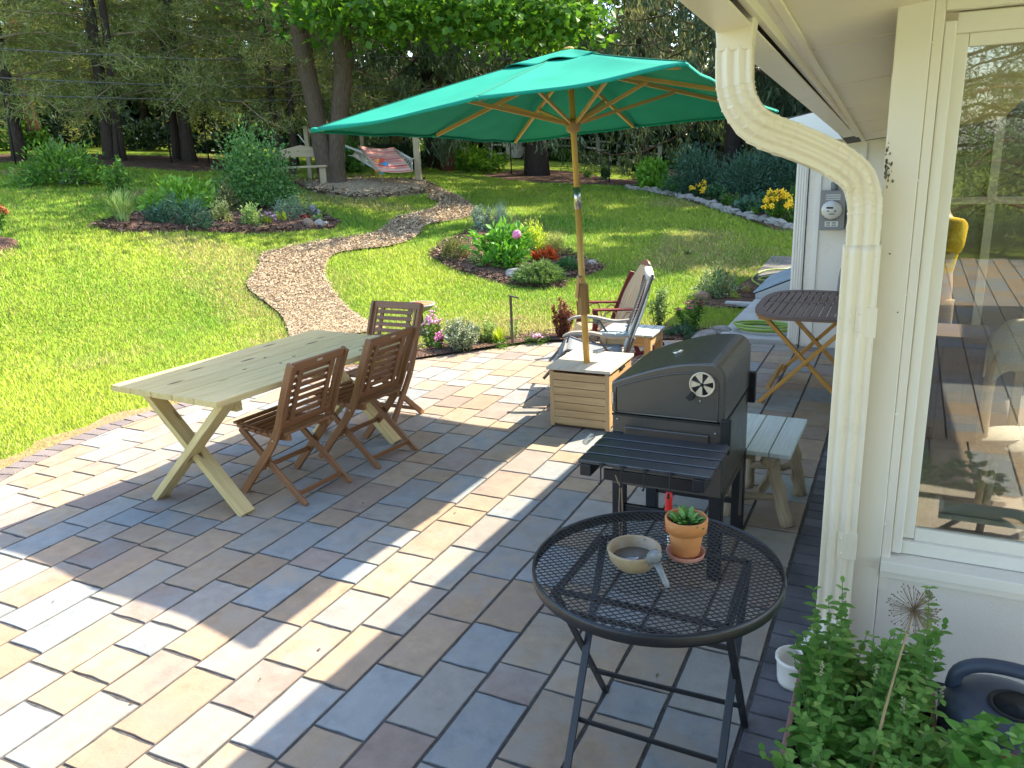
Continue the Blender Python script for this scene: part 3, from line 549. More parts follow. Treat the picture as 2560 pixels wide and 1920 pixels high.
# ================================================================ OBJECTS ON THE TERRACE
W_teak = m_wood('oiled_teak', (.20, .085, .036), (.33, .155, .068), .45, bump=.3)
W_pine = m_wood('treated_pine', (.58, .43, .17), (.72, .57, .29), .6, knots=(.16, .09, .04))
W_ceda = m_wood('cedar_boards', (.50, .30, .13), (.66, .43, .21), .55); W_pale = m_wood('bleached_cedar', (.60, .51, .39), (.72, .63, .50), .65)
W_pole = m_wood('varnished_pole', (.58, .31, .065), (.70, .41, .10), .35, ring=10); W_rib = m_wood('varnished_rib', (.55, .29, .08), (.66, .38, .13), .4)
W_grey = m_wood('weathered_grey_wood', (.27, .20, .13), (.52, .42, .29), .85, bump=.9); W_dark = m_wood('weathered_dark_slats', (.115, .075, .065), (.20, .135, .115), .6)
W_orange = m_wood('orange_oiled_wood', (.44, .21, .035), (.58, .30, .06), .45); W_tan = m_wood('tan_poly_slat', (.52, .36, .21), (.60, .43, .27), .5)
M_black = m_basic('black_powder_coat', (.012, .013, .017), .36, .2, 20, .12, 300); M_brown_blk = m_basic('charcoal_painted_steel', (.058, .048, .040), .34, .12, 8, .12, 260, spec=.9)
M_slat = m_basic('black_shelf_slat', (.014, .018, .025), .32, .25, 15, .2, 120, spec=1.0); M_dblk = m_basic('matt_black', (.012, .012, .013), .6, .2, 10, .1)
M_steel = m_basic('brushed_steel', (.62, .58, .52), .28, .08, 30, .05, 200, metal=1); M_grey = m_basic('grey_metal', (.28, .27, .25), .4, .1, 10, .05, 100, metal=.6)
M_brass = m_basic('brass_screw', (.62, .5, .3), .35, .1, 30, .05, 100, metal=1)
# ---- green umbrella in its box
def canvas():
    t = NT('green_canvas'); v = t.coord('Object'); w = t.n('ShaderNodeTexWave', {'Vector': v, 'Scale': 190, 'Distortion': .6}).outputs['Fac']
    c = t.ramp(t.noise(v, 2.5, 5), [(.3, (.012, .27, .175)), (.7, (.020, .33, .22))]); p = t.princ(col=c, rough=.8, spec=.2, normal=t.bump(w, .12, .002))
    tr = t.n('ShaderNodeBsdfTranslucent', {'Color': (.008, .27, .16, 1)}).outputs[0]
    return t.done(t.n('ShaderNodeMixShader', {0: .13, 1: p, 2: tr}).outputs[0])
M_canvas = canvas()
UB = np.array([-2.035, 5.38, 0.]); wv = unit(np.array([-.058, .034, 1.])); uv_ = np.array([1., -.01, 0]); uv_ = unit(uv_ - wv * (uv_ @ wv)); vv = np.cross(wv, uv_)
um = thing('market_umbrella', 'green rectangular canvas umbrella on a varnished wooden pole', 'umbrella', UB)
def UP(a, b, h): return wv * h + uv_ * a + vv * b
HA, HB, HR, HT = 1.16, 1.40, 2.235, 2.66
m = MB(); m.tube([UP(0, 0, .05), UP(0, 0, 1.62)], .024, 16); m.tube([UP(0, 0, 1.72), UP(0, 0, 2.60)], .021, 16); m.build('pole', W_pole, um)
m = MB(); m.tube([UP(0, 0, 1.60), UP(0, 0, 1.75)], .0255, 16); m.build('pole_collar', M_steel, um)
m = MB(); m.tube([UP(0, 0, .84), UP(0, 0, .85), UP(0, 0, 1.06), UP(0, 0, 1.07)], [.040, .046, .046, .040], 8, smooth=False); ck = m.build('crank_housing', m_wood('brown_housing', (.28, .14, .04), (.36, .19, .06), .4), um, .004)
m = MB(); a = UP(-.004, -.058, 1.13); m.bar(UP(-.03, -.055, .97), a, .024, .010, (0, 1, 0)); m.build('crank_handle', W_rib, um, .004); m = MB(); m.tube([UP(0, -.03, 1.12), UP(0, -.07, 1.13)], .008, 10); m.build('crank_pin', M_grey, um)
m = MB(); m.tube([UP(0, 0, 2.12), UP(0, 0, 2.14), UP(0, 0, 2.175), UP(0, 0, 2.21)], [.026, .05, .054, .05], 16); m.build('hub', m_wood('brown_hub', (.38, .20, .08), (.46, .26, .11), .4), um)
m = MB(); m.tube([UP(0, 0, 2.42), UP(0, 0, 2.56)], .040, 12); m.build('top_hub', W_pole, um)
ends = [(-1, -1), (0, -1), (1, -1), (1, 0), (1, 1), (0, 1), (-1, 1), (-1, 0)]
for i, (a, b) in enumerate(ends):
    e = UP(a * HA * .965, b * HB * .965, HR - .012 - (.012 if a and b else 0) + .055 * (1 + a) * (1 - b) / 4); top = UP(a * .035, b * .035, 2.545); s = e * .47 + top * .53
    m = MB(); m.bar(top, e, .018, .028, wv); m.build('rib', W_rib, um, .002)
    m = MB(); m.bar(UP(a * .045, b * .045, 2.19), s - wv * .016, .016, .024, wv); m.build('strut', W_rib, um, .002)
# canvas: radial sheet, edge midpoints and corners on the rim, slight sag between ribs
def rim(t):   # t in 0..8 round the rectangle, integer = rib end
    i = int(math.floor(t)) % 8; f = t - math.floor(t); A, B = np.array(ends[i], float), np.array(ends[(i+1) % 8], float); q = A * (1 - f) + B * f
    return q, math.sin(math.pi * f)
rows, colsn = 22, 96; P = np.zeros((rows, colsn + 1, 3)); Pl = np.zeros_like(P)
for j in range(colsn + 1):
    q, sg = rim(j * 8 / colsn); cn = abs(q[0] * q[1])
    for i in range(rows):
        f = (i / (rows - 1)); ff = .02 + .98 * f; h = HT - (HT - HR) * ff ** 1.04 - .012 * cn * ff ** 2 - .048 * sg * math.sin(math.pi * ff ** 1.2) * ff - .012 * sg * ff + (.004 * math.sin(9 * q[0] + 5 * ff) + .0035 * math.sin(7 * q[0] + 11 * q[1] * ff) + .003 * math.sin(17 * q[1] - 6 * ff + q[0] * 5)) * ff * sg
        pull = 1 - .022 * sg * f ** 3; h += ff ** 2 * (.055 * (1 + q[0]) * (1 - q[1]) / 4 - .012 * (1 - q[0]) * (1 - q[1]) / 4); P[i, j] = UP(q[0] * HA * ff * pull, q[1] * HB * ff * pull, h)
m = MB(); m.grid(P); hem = np.array([P[-1], P[-1] - wv * .018]); m.grid(hem); ca = m.build('canopy', M_canvas, um)
md = ca.modifiers.new('thickness', 'SOLIDIFY'); md.thickness = .002
m = MB(); V2 = []
for q_ in range(8): jj = q_ * 12; pp_ = P[3:, jj] + wv * .002; m.tube(pp_, .0045, 6, flat=.4)
m.build('seams', m_basic('seam_green', (.005, .17, .10), .8), ca); m = MB()
for i in range(8):
    row = []
    for j in range(colsn + 1):
        q, sg = rim(j * 8 / colsn); f = .02 + .25 * i / 7; h = HT + .014 - (HT - HR) * f ** 1.04 + .012 * math.sin(j * 8 / colsn * 2 * math.pi) * (i / 7) ** 2 - .012 * sg * (i/7)
        row.append(UP(q[0] * HA * f, q[1] * HB * f, h))
    V2.append(row)
m.grid(np.array(V2)); vt = m.build('vent_cap', M_canvas, ca); md = vt.modifiers.new('thickness', 'SOLIDIFY'); md.thickness = .002
m = MB()
for (a, b) in ends: c = UP(a * HA * .985, b * HB * .985, HR - .012 - (.012 if a and b else 0) + .055 * (1 + a) * (1 - b) / 4); m.ball(c, (.03, .03, .014), 6)
for t0, a0 in ((.28, -1), (.42, -1)): pass
m.each('rib_pocket', M_canvas, ca)
m = MB(); m.tube(spline([UP(-.62 , -.20, 2.445), UP(-.72, -.27, 2.425), UP(-.90, -.42, 2.36), UP(-1.02, -.62, 2.31), UP(-.80, -.42, 2.395), UP(-.68, -.2, 2.44)], 30), .006, 6, flat=.5); m.build('tie_strap', m_basic('dark_green_strap', (.006, .10, .06)), ca)
m = MB(); m.lathe([(.030, 0), (.036, .008), (.03, .016), (0, .022)], UP(0, 0, HT + .008), 14); m.build('finial', W_pole, um)
BX = thing('slatted_box', 'square slatted cedar box holding the green umbrella', 'box', (-2.065, 5.49, 0), .0)
m = MB(); hw, hd = .225, .25
for z in np.arange(.028, .40, .057): 
    for sx in (-1, 1): m.box((sx * hw, 0, z + .03), (.016, 2 * hd - .03, .053))
    for sy in (-1, 1): m.box((0, sy * hd, z + .03), (2 * hw - .03, .016, .053))
m.build('slat_panel', W_ceda, BX, .0025)
m = MB(); 
for sx in (-1, 1):
    for sy in (-1, 1): m.box((sx * (hw - .008), sy * (hd - .008), .225), (.034, .034, .43))
m.each('corner_post', W_ceda, BX, .003)
m = MB()
for i in range(5): m.box((-.2 + i * .1, 0, .462), (.0985, .56, .022))
m.build('lid', W_pale, BX, .002); m = MB(); m.box((hw + .012, .03, .425), (.012, .10, .02)); m.build('handle_slot', M_dblk, BX)
m = MB(); m.box((0, 0, .02), (.4, .44, .02)); m.build('base', W_ceda, BX)
# ---- grill
gr = thing('grill', 'black lidded charcoal grill with slatted side shelf and steel vent wheel', 'grill', (-.925, 3.745, 0))
def arc_lid(w=.265, n=20):   # end outline, x from -w (front) to w (back)
    P = [(-w, .795), (-w, .945)]; 
    for t in np.linspace(0, 1, n): x = -w + .02 + (2 * w - .09) * t; P.append((x, .955 + .115 * math.sin(t * math.pi / 2)))
    for t in np.linspace(0.15, 1, 7): a = t * math.pi / 2; P.append((w - .07 + .07 * math.sin(a), 1.0 + .07 * math.cos(a)))
    P.append((w, .795)); return P
m = MB(); m.prism(arc_lid(), -.315, .315, (0, 2, 1)); lid = m.build('lid', M_brown_blk, gr, .010, 3)
m = MB(); pr = [(x * .9 - .004, .868 + (z - .868) * .80 - .006) for x, z in arc_lid()]; m.tube([(x, -.3165, z) for x, z in pr] + [(pr[0][0], -.3165, pr[0][1])], .004, 6); m.build('pressed_rib', M_brown_blk, lid)
m = MB(); m.prism([(-.262, .43), (-.262, .790), (.262, .790), (.262, .43), (.262, .36), (.1, .40)][:4], -.312, .312, (0, 2, 1)); body = m.build('body', M_brown_blk, gr, .006)
m = MB(); m.box((.0, -.318, .665), (.40, .010, .14)); m.build('ash_door_panel', M_brown_blk, body, .012)
m = MB(); m.box((0, -.3132, .789), (.526, .006, .010)); m.box((.2635, 0, .789), (.005, .62, .010)); m.build('lid_seam', M_dblk, gr)
vd = MB(); c0 = np.array([.163, -.3185, .973]); n = 60
for k in range(5):
    a0 = k * 2 * math.pi / 5 + .3; A = np.linspace(a0, a0 + .68, 8); V = [c0 + (0, -.0035, 0)] + [c0 + (math.cos(a) * .052, -.0035, math.sin(a) * .052) for a in A]; V2 = [np.array(v) + (0, .004, 0) for v in V]; k2 = len(V)
    vd.add(V + V2, [tuple(range(k2)), tuple(range(2*k2-1, k2-1, -1))] + [(i, i + k2, (i+1) % k2 + k2, (i+1) % k2) for i in range(k2)])
vd.tube([c0 + (math.cos(a) * .054, -.002, math.sin(a) * .054) for a in np.linspace(0, 2 * math.pi, 41)], .0045, 8, caps=False); vw = vd.build('vent_wheel', m_basic('dull_steel', (.66, .55, .42), .45, .05, 20, .05, 100, metal=.3), lid)
m = MB(); m.tube([c0 + (0, .0, 0), c0 + (0, -.010, 0)], .008, 10); m.build('vent_screw', M_dblk, vw); m = MB(); m.box(c0 + np.array([-.048, -.010, -.056]), (.024, .014, .040), rot('Y', .65)); m.build('vent_tab', M_dblk, vw, .002)
m = MB(); m.tube([c0 + (0, .004, 0), c0 + (0, -.0005, 0)], .05, 32); m.build('vent_hole', M_dblk, vw)
m = MB(); m.tube([c0 + (-.008, .002, -.078), c0 + (-.008, -.004, -.078)], .005, 8); m.box((-.258, -.320, .87), (.010, .006, .055)); m.build('latch_plate', M_steel, lid)
m = MB(); m.lathe([(.0, .0), (.032, 0), (.034, .008), (.026, .014), (0, .016)], (-.022, -.03, 1.036), 20, sx=.8, R=rot('Y', -.14)); m.build('thermometer', M_steel, lid)
for y, z in ((-.325, .735), (.33, .79)): m = MB(); m.box((.272, y + (.012 if y < 0 else 0), z), (.045, .034, .165), rot('X', 0)); m.build('hinge_cover', M_dblk, gr, .006)
m = MB()
for x, z in ((-.235, .765), (.228, .745)): m.ball((x, -.314, z), (.007, .004, .007), 5)
m.each('bolt', M_grey, gr)
for x in (-.235, .235):
    for y in (-.285, .285): m = MB(); m.box((x, y, .23 + .0), (.062, .05, .46)); m.build('leg', M_black, gr, .004)
m = MB(); m.box((0, -.285, .30), (.41, .025, .04)); m.box((0, .285, .16), (.41, .025, .03)); m.each('lower_rail', M_black, gr, .003)
m = MB()
m.prism([(-.30, .43), (.30, .43), (.285, .10), (.24, .10), (.25, .40), (-.25, .40)], .248, .262, (1, 2, 0)); m.each('side_plate', M_brown_blk, gr)
sh = MB()
for i in range(4): sh.box((.045, -.845 + .062 + i * .096 - .015, .748), (.555, .082, .016))
shelf = sh.build('side_shelf', M_slat, gr, .003)
for x in (-.20, .275): m = MB(); m.box((x, -.62, .712), (.048, .44, .052)); m.build('shelf_bracket', M_black, shelf, .003)
m = MB(); m.box((.05, -.72, .655), (.42, .014, .05)); m.build('shelf_rail', M_black, shelf, .002)
for x in (-.125, -.035, .06, .165): m = MB(); m.tube(spline([(x, -.852, .757), (x, -.858, .735), (x, -.857, .69), (x, -.868, .672), (x, -.882, .68)], 16), .0035, 8); m.box((x, -.853, .75), (.016, .008, .018)); m.build('hook', M_dblk, shelf)
m = MB(); m.tube([(-.285 + .012 * math.cos(a * 1.0), -.62 + .006 * a / 3, .745 + .012 * math.sin(a)) for a in np.linspace(0, 50, 160)], .0018, 5); m.build('coil_handle', M_steel, gr)
sp = thing('spatula', 'red handled grill spatula hanging from the shelf hook', 'spatula', (-.925 + .165, 3.745 - .868, .668))
m = MB(); m.sweep([(0, 0, .012), (0, 0, -.01), (0, 0, -.03), (0, .002, -.09), (0, .003, -.155), (0, .004, -.165)], [(math.cos(a) * .017, math.sin(a) * .010) for a in np.linspace(0, 2 * math.pi, 13)[:-1]], (0, 1, 0), True, scl=[.8, .95, .8, 1.05, 1.0, .6]); m.build('handle', m_basic('red_rubber', (.60, .02, .018), .4, .1, 8, .05), sp)
m = MB(); m.tube([(0, .004, -.16), (0, .004, -.30)], .005, 8); m.box((0, .004, -.36), (.075, .003, .13)); m.build('blade', M_steel, sp); m = MB(); m.box((0, -.0085, -.004), (.010, .006, .016)); m.build('hang_hole', M_dblk, sp)
tw = thing('wire_loop', 'thin bent wire tool hanging from a grill shelf hook', 'tool', (-.925 - .035, 3.745 - .87, .672))
m = MB(); m.tube(spline([(-.022, .0, .05), (-.012, .0, .02), (-.004, 0, 0), (-.007, 0, -.1), (-.004, 0, -.22), (.004, 0, -.22), (.007, 0, -.1), (.004, 0, 0)], 40), .0022, 6); m.build('wire', m_basic('brown_wire', (.30, .20, .12), .5, .1, 10, .05), tw)
# ---- round mesh bistro table with its things
RT = np.array([-.632, 2.245, 0]); RR = .397; TZ = .712
bt = thing('bistro_table', 'round black metal mesh table with folding crossed legs', 'table', RT, .0)
m = MB(); dx, dy = .0295, .0115; th = .0016; ncol = int(RR / dx) + 2; nrow = int(RR / dy) + 2
for r in range(-nrow, nrow):
    for c in range(-ncol, ncol + 1):
        x0 = c * dx + (r % 2) * dx / 2; y0 = r * dy
        for s in (-1, 1):
            x1, y1 = x0 + s * dx / 2, y0 + dy
            if x0*x0 + y0*y0 < (RR - .004)**2 and x1*x1 + y1*y1 < (RR - .004)**2:
                nx, ny = dy, -s * dx / 2; L = math.hypot(nx, ny); nx, ny = nx / L * th, ny / L * th
                m.add([(x0-nx, y0-ny, TZ), (x0+nx, y0+ny, TZ), (x1+nx, y1+ny, TZ), (x1-nx, y1-ny, TZ), (x0-nx, y0-ny, TZ-.002), (x1-nx, y1-ny, TZ-.002), (x0+nx, y0+ny, TZ-.002), (x1+nx, y1+ny, TZ-.002)], [(0, 1, 2, 3), (4, 0, 3, 5), (1, 6, 7, 2), (6, 4, 5, 7)])
m.build('mesh_top', M_black, bt)
m = MB(); A = np.linspace(0, 2 * math.pi, 73); m.grid(np.array([[(RR * k * math.cos(a), RR * k * math.sin(a), z) for a in A] for k, z in ((.975, TZ - .003), (.985, TZ + .004), (1.0, TZ + .003), (1.006, TZ - .008), (1.006, TZ - .026), (.998, TZ - .036), (.985, TZ - .036))])); rm = m.build('rim', M_black, bt); md = rm.modifiers.new('thickness', 'SOLIDIFY'); md.thickness = .002
bl, br_ = np.array([-.255, .225, 0]), np.array([.265, .235, 0]); fl, fr = np.array([-.235, -.225, 0]), np.array([.255, -.02 - .215, 0])
for p, q in ((bl, (-.265, -.21, TZ - .04)), (br_, (.27, -.20, TZ - .04)), (fl, (-.245, .20, TZ - .04)), (fr, (.255, .21, TZ - .04))):
    m = MB(); m.bar(p, q, .009, .026, (1, 0, 0)); m.bar(p + np.array([0, -.01, .004]), p + np.array([0, .03, .004]), .012, .008); m.build('leg', M_black, bt, .002)
def lerp(a, b, t): return np.array(a) * (1 - t) + np.array(b) * t
for a, b in (((-.25, -.13, .555), (.26, -.13, .555)), ((-.253, .11, .17), (.265, .12, .17)), ((-.24, -.12, .14), (.255, -.13, .14))): 
    m = MB(); m.bar(a, b, .006, .020); m.build('crossbar', M_black, bt, .002)
m = MB()
for a, b in (((-.265, -.21), (-.245, .20)), ((.27, -.2), (.255, .21)), ((-.26, -.2), (.27, -.2)), ((-.245, .2), (.255, .2))): m.bar((*a, TZ - .042), (*b, TZ - .042), .026, .006)
m.build('under_frame', M_black, bt)
M_terra = m_basic('terracotta', (.60, .235, .075), .75, .10, 7, .15, 80, dirt=(.62, .36, .22)); M_terra2 = m_basic('pink_terracotta', (.52, .235, .16), .75, .08, 9, .12, 80)
sa = MB(); sa.lathe([(.0, .004), (.048, .0), (.058, .006), (.063, .022), (.059, .022), (.053, .009), (0, .009)], (0, 0, 0), 36); sa = sa.build('saucer', M_terra2); sa.location = (-.556, 2.325, TZ + .004); tag(sa, 'pink clay saucer under the orange flower pot', 'saucer')
fp = thing('flower_pot', 'orange terracotta pot with thick rim on mesh table', 'flower pot', (-.556, 2.325, TZ + .014))
m = MB(); m.lathe([(.040, 0), (.044, .004), (.056, .088), (.055, .09)], (0, 0, 0), 40); m.build('pot_body', M_terra, fp)
m = MB(); m.lathe([(.055, .085), (.065, .086), (.0685, .128), (.067, .131), (.062, .131), (.058, .10)], (0, 0, 0), 40); m.build('rim', M_terra, fp); m = MB(); m.lathe([(.060, .100), (0, .108)], (0, 0, 0), 24); m.build('soil', m_basic('potting_soil', (.05, .035, .025), .95, .3, 60, .8, 150), fp)
def round_leaf(mb, p, d, nrm, l, w, n=7, thick=None, cup=.15):
    d = unit(np.array(d, float)); sd = unit(np.cross(d, nrm)); nm = np.cross(sd, d); rows = []
    for i in range(n):
        t = i / (n - 1); ww = w * (math.sin(math.pi * min(1, .08 + .92 * t) ** .85) ** .75 if t < 1 else .02) * .5; c = np.array(p) + d * l * t + nm * (-l * cup * t * t)
        rows.append([c - sd * ww + nm * cup * ww, c - nm * 0, c + sd * ww + nm * cup * ww])
    P = np.array(rows); mb.grid(P)
    if thick: 
        Q = P.copy(); Q[:, 1] -= nm * thick; mb.grid(Q[:, ::-1])
su = thing('succulent', 'small green rosette succulent growing in the terracotta pot', 'plant', (-.556, 2.325, TZ + .118)); m = MB()
for k in range(46):
    a = rng.uniform(0, 6.28); r = .040 * math.sqrt(rng.random()); tl = rng.uniform(.2, 1.2); d = np.array([math.cos(a) * tl, math.sin(a) * tl, 1.0]); round_leaf(m, (r * math.cos(a), r * math.sin(a), rng.uniform(-.01, .015)), d, (math.cos(a), math.sin(a), -.3), rng.uniform(.028, .045), rng.uniform(.018, .026), thick=.005, cup=-.25)
M_succ = m_leaf('succulent_leaf', (.09, .22, .04), (.22, .42, .09), .15, .35); m.build('leaves', M_succ, su)
bb = thing('bird_bowl', 'shallow stoneware bowl with a grey ceramic bird on its rim', 'bowl', (-.690, 2.200, TZ + .003))
M_stone = m_basic('glazed_stoneware', (.40, .29, .17), .32, .22, 6, .08, 60, dirt=(.24, .22, .19)); M_bird = m_basic('grey_glaze', (.22, .225, .23), .35, .3, 14, .12, 60)
m = MB(); m.lathe([(.045, 0), (.055, .006), (.078, .034), (.086, .066), (.084, .071), (.079, .069), (.072, .040), (.052, .018), (0, .014)], (0, 0, 0), 48); m.build('bowl', M_stone, bb)
m = MB(); m.lathe([(.0705, .036), (0, .0365)], (0, 0, 0), 32); 
t = NT('rain_water'); m.build('water', t.done(t.princ(col=(.10, .105, .11), rough=.04, spec=.8)), bb)
m = MB(); R_ = rot('Z', -.62) @ rot('Y', .75); m.lathe([(0, -.034), (.009, -.032), (.0165, -.022), (.021, -.006), (.0205, .008), (.015, .022), (.0115, .029), (.0145, .036), (.016, .043), (.0145, .051), (.008, .057), (0, .059)], (.080, -.056, .080), 20, R=R_ @ rot('Y', math.pi)); m.sweep([(.093, -.066, .066), (.112, -.082, .044), (.130, -.097, .022), (.138, -.104, .012)], [(-.011, -.004), (.011, -.004), (.011, .004), (-.011, .004)], (.6, -.4, .7), True, scl=[1, .85, .8, .6]); m.tube([(.042, -.028, .118), (.030, -.020, .115)], [.0045, .0006], 8); bd = m.build('bird_figure', M_bird, bb)

# ---- pine dining table
ta = .12; tx = np.array([math.cos(-.06), math.sin(-.06), 0]); ty = unit(np.array([ta, 1, 0.])); TC = (np.array([-3.765, 3.03, 0]) + ty * .83); 
dt = thing('dining_table', 'long new pine plank table on crossed legs', 'table', TC)
m = MB(); LZ = .76
for i in range(5): c = -.368 + i * .184; a = tx * c; m.add([(a + tx * s * .0893 + ty * e * .83 + np.array([0, 0, z])) for z in (LZ - .038, LZ) for s, e in ((-1, -1), (1, -1), (1, 1), (-1, 1))], [(3, 2, 1, 0), (4, 5, 6, 7), (0, 1, 5, 4), (1, 2, 6, 5), (2, 3, 7, 6), (3, 0, 4, 7)], np.array([(e * .83, s * .09, z) for z in (0, .038) for s, e in ((-1, -1), (1, -1), (1, 1), (-1, 1))]) + rng.uniform(-20, 20, 3))
m.build('tabletop', W_pine, dt, .004)
M_knot = m_basic('dark_knot', (.05, .035, .025), .7, .3, 80)
m = MB()
for a_, b_, s_ in ((.02, -.25, .012), (.12, -.05, .010), (.06, .12, .013), (.30, .52, .016), (.22, .47, .008), (-.1, .02, .009), (.33, -.1, .007), (.36, .42, .012)): m.ball(tx * a_ + ty * b_ + np.array([0, 0, LZ - .0005]), (s_ * .7, s_ * 1.4, .0022), 5, .2)
m.build('knots', M_knot, dt)
for e in (-1, 1):
    o_ = ty * e * .68; off = .026
    for s in (-1, 1): m = MB(); m.bar(o_ + tx * s * .36 + ty * s * off, o_ - tx * s * .395 + ty * s * off + np.array([0, 0, LZ - .04]), .045, .095, ty); m.build('leg', W_pine, dt, .004)
    m = MB(); m.bar(o_ - tx * .36 + ty * e * -.075 + np.array([0, 0, LZ - .085]), o_ + tx * .36 + ty * e * -.075 + np.array([0, 0, LZ - .085]), .045, .09); m.build('cleat', W_pine, dt, .004)
m = MB(); m.bar(-tx * .33 + np.array([0, 0, LZ - .058]), tx * .40 + np.array([0, 0, LZ - .058]), .085, .038); m.build('cleat', W_pine, dt, .004)
# ---- folding teak chairs (built facing -X)
def folding_chair(label, x, y, rz, proto=None):
    if proto is not None:
        c = copy_tree(proto); c.location = (x, y, 0); c.rotation_euler = (0, 0, rz); c['label'] = label; return c
    ch = thing('folding_chair', label, 'chair', (x, y, 0), rz, 'folding teak chairs at the pine table')
    prof = [(-.012, -.026), (.012, -.026), (.012, .026), (-.012, .026)]
    for s in (-1, 1):
        Y = s * .222; P = spline([(-.27, Y, .0), (-.16, Y, .125), (-.03, Y, .27), (.075, Y, .40), (.14, Y, .52), (.19, Y, .65), (.245, Y, .78), (.30, Y, .895)], 26)
        m = MB(); m.sweep(P, [(a, b * (1.0)) for a, b in prof], (1, 0, -.8)); m.build('back_frame', W_teak, ch, .005)
        Y2 = s * .192; m = MB(); m.sweep([(-.255, Y2, .425), (.0, Y2, .21), (.255, Y2, 0)], [(a * .9, b * .85) for a, b in prof], (.6, 0, .8)); m.build('leg', W_teak, ch, .005)
        m = MB(); m.sweep(spline([(-.31, s * .165, .435), (-.15, s * .165, .418), (.02, s * .165, .405), (.155, s * .165, .415)], 10), [(-.011, -.02), (.011, -.02), (.011, .02), (-.011, .02)], (0, 0, 1)); m.build('seat_rail', W_teak, ch, .004)
        m = MB(); m.tube([(.075, s * .234, .40), (.075, s * .237, .40)], .008, 10); m.tube([(-.03 + .03, s * .234, .205 + .01), (.0, s * .2365, .215)], .006, 8); m.each('bolt', M_brass, ch)
    m = MB()
    for i in range(9): x_ = -.305 + i * .055; z_ = .452 - .03 * math.sin((i + .5) / 9 * math.pi) - (.004 if i > 4 else 0); m.box((x_, 0, z_), (.042, .40 - .012 * max(0, 2 - i), .016))
    m.build('seat_slats', W_teak, ch, .004)
    def bk(z): return np.interp(z, [.40, .52, .65, .78, .895], [.075, .14, .19, .245, .30])
    m = MB(); m.bar((bk(.873), -.21, .873), (bk(.873), .21, .873), .020, .058, (.4, 0, 1)); tr = m.build('top_rail', W_teak, ch, .006)
    m = MB(); m.box((bk(.873) + .0125, 0, .876), (.003, .042, .015), rot('Y', .42)); m.build('badge', m_basic('pale_badge', (.55, .47, .38), .5), tr, .001)
    m = MB(); m.bar((bk(.495), -.21, .495), (bk(.495), .21, .495), .020, .05, (.5, 0, 1)); m.build('bottom_rail', W_teak, ch, .005)
    for s in (-1, 1): m = MB(); m.sweep([(bk(z) + .004, s * .128, z) for z in (.51, .6, .7, .8, .855)], [(-.016, -.008), (.016, -.008), (.016, .008), (-.016, .008)], (1, 0, -.4)); m.build('back_stile', W_teak, ch, .003)
    for s in (-1, 1): m = MB(); m.sweep([(bk(z) + .0, s * .186, z) for z in (.51, .6, .7, .8, .855)], [(-.009, -.010), (.009, -.010), (.009, .010), (-.009, .010)], (1, 0, -.4)); m.build('back_stile', W_teak, ch, .003)
    m = MB()
    for i in range(7): z_ = .548 + i * .046; m.bar((bk(z_) - .012, -.165, z_), (bk(z_) - .012, .165, z_), .009, .031, (.4, 0, 1))
    m.build('back_slats', W_teak, ch, .003)
    m = MB(); m.bar((.185, -.19, .06), (.185, .19, .06), .018, .028); m.bar((-.115, -.21, .175), (-.115, .21, .175), .018, .028); m.each('stretcher', W_teak, ch, .003)
    return ch
c1 = folding_chair('brown folding chair pulled out nearest the viewer, its seat fully in view', -3.355, 3.62, -.10)
folding_chair('second brown folding chair along the long side of the pine table, behind the nearest one', -3.27, 4.275, -.13, c1)
folding_chair('brown folding chair at the far end of the pine table, back toward the birdbath', -3.60, 4.93, math.pi / 2 + .0, c1)
# ---- rustic bench with painted planks
be = thing('rustic_bench', 'low bench of three pale blue planks on bark stripped log legs', 'bench', (-.60, 4.36, 0), -.02)
M_plank = m_wood('pale_blue_planks', (.62, .70, .67), (.76, .80, .75), .75)
for i in range(3): m = MB(); m.box((-.115 + i * .115, 0, .435), (.110, .62, .026)); m.build('seat_plank', M_plank, be, .005)
m = MB(); m.tube([(.06, -.30, .395), (.06, .30, .395)], .045, 12, flat=.7); m.box((-.10, -.27, .405), (.16, .035, .032)); m.box((-.10, .27, .405), (.16, .035, .032)); m.each('under_log', W_grey, be)
def log(p0, p1, r0, r1, n=9):
    p0, p1 = np.array(p0, float), np.array(p1, float); P = np.array([lerp(p0, p1, t) + rng.normal(size=3) * .004 * (0 < t < 1) for t in np.linspace(0, 1, n)]); return P, np.linspace(r0, r1, n) * (1 + .07 * rng.normal(size=n))
for a, b in (((.05, -.20, .41), (.16, -.17 - .03, 0)), ((.10, .22, .41), (.16, .25, 0)), ((-.10, -.2, .41), (-.165, -.18, 0)), ((-.10, .22, .41), (-.15, .25, 0))): m = MB(); m.tube(*log(a, b, .034, .037), 10); m.build('leg', W_grey, be)
for a, b in (((-.15, -.185, .13), (.13, -.185, .15)), ((-.13, .235, .15), (.13, .235, .17)), ((.0, -.18, .15), (.02, .23, .17))): m = MB(); m.tube(*log(a, b, .024, .021), 9); m.build('stretcher', W_grey, be)
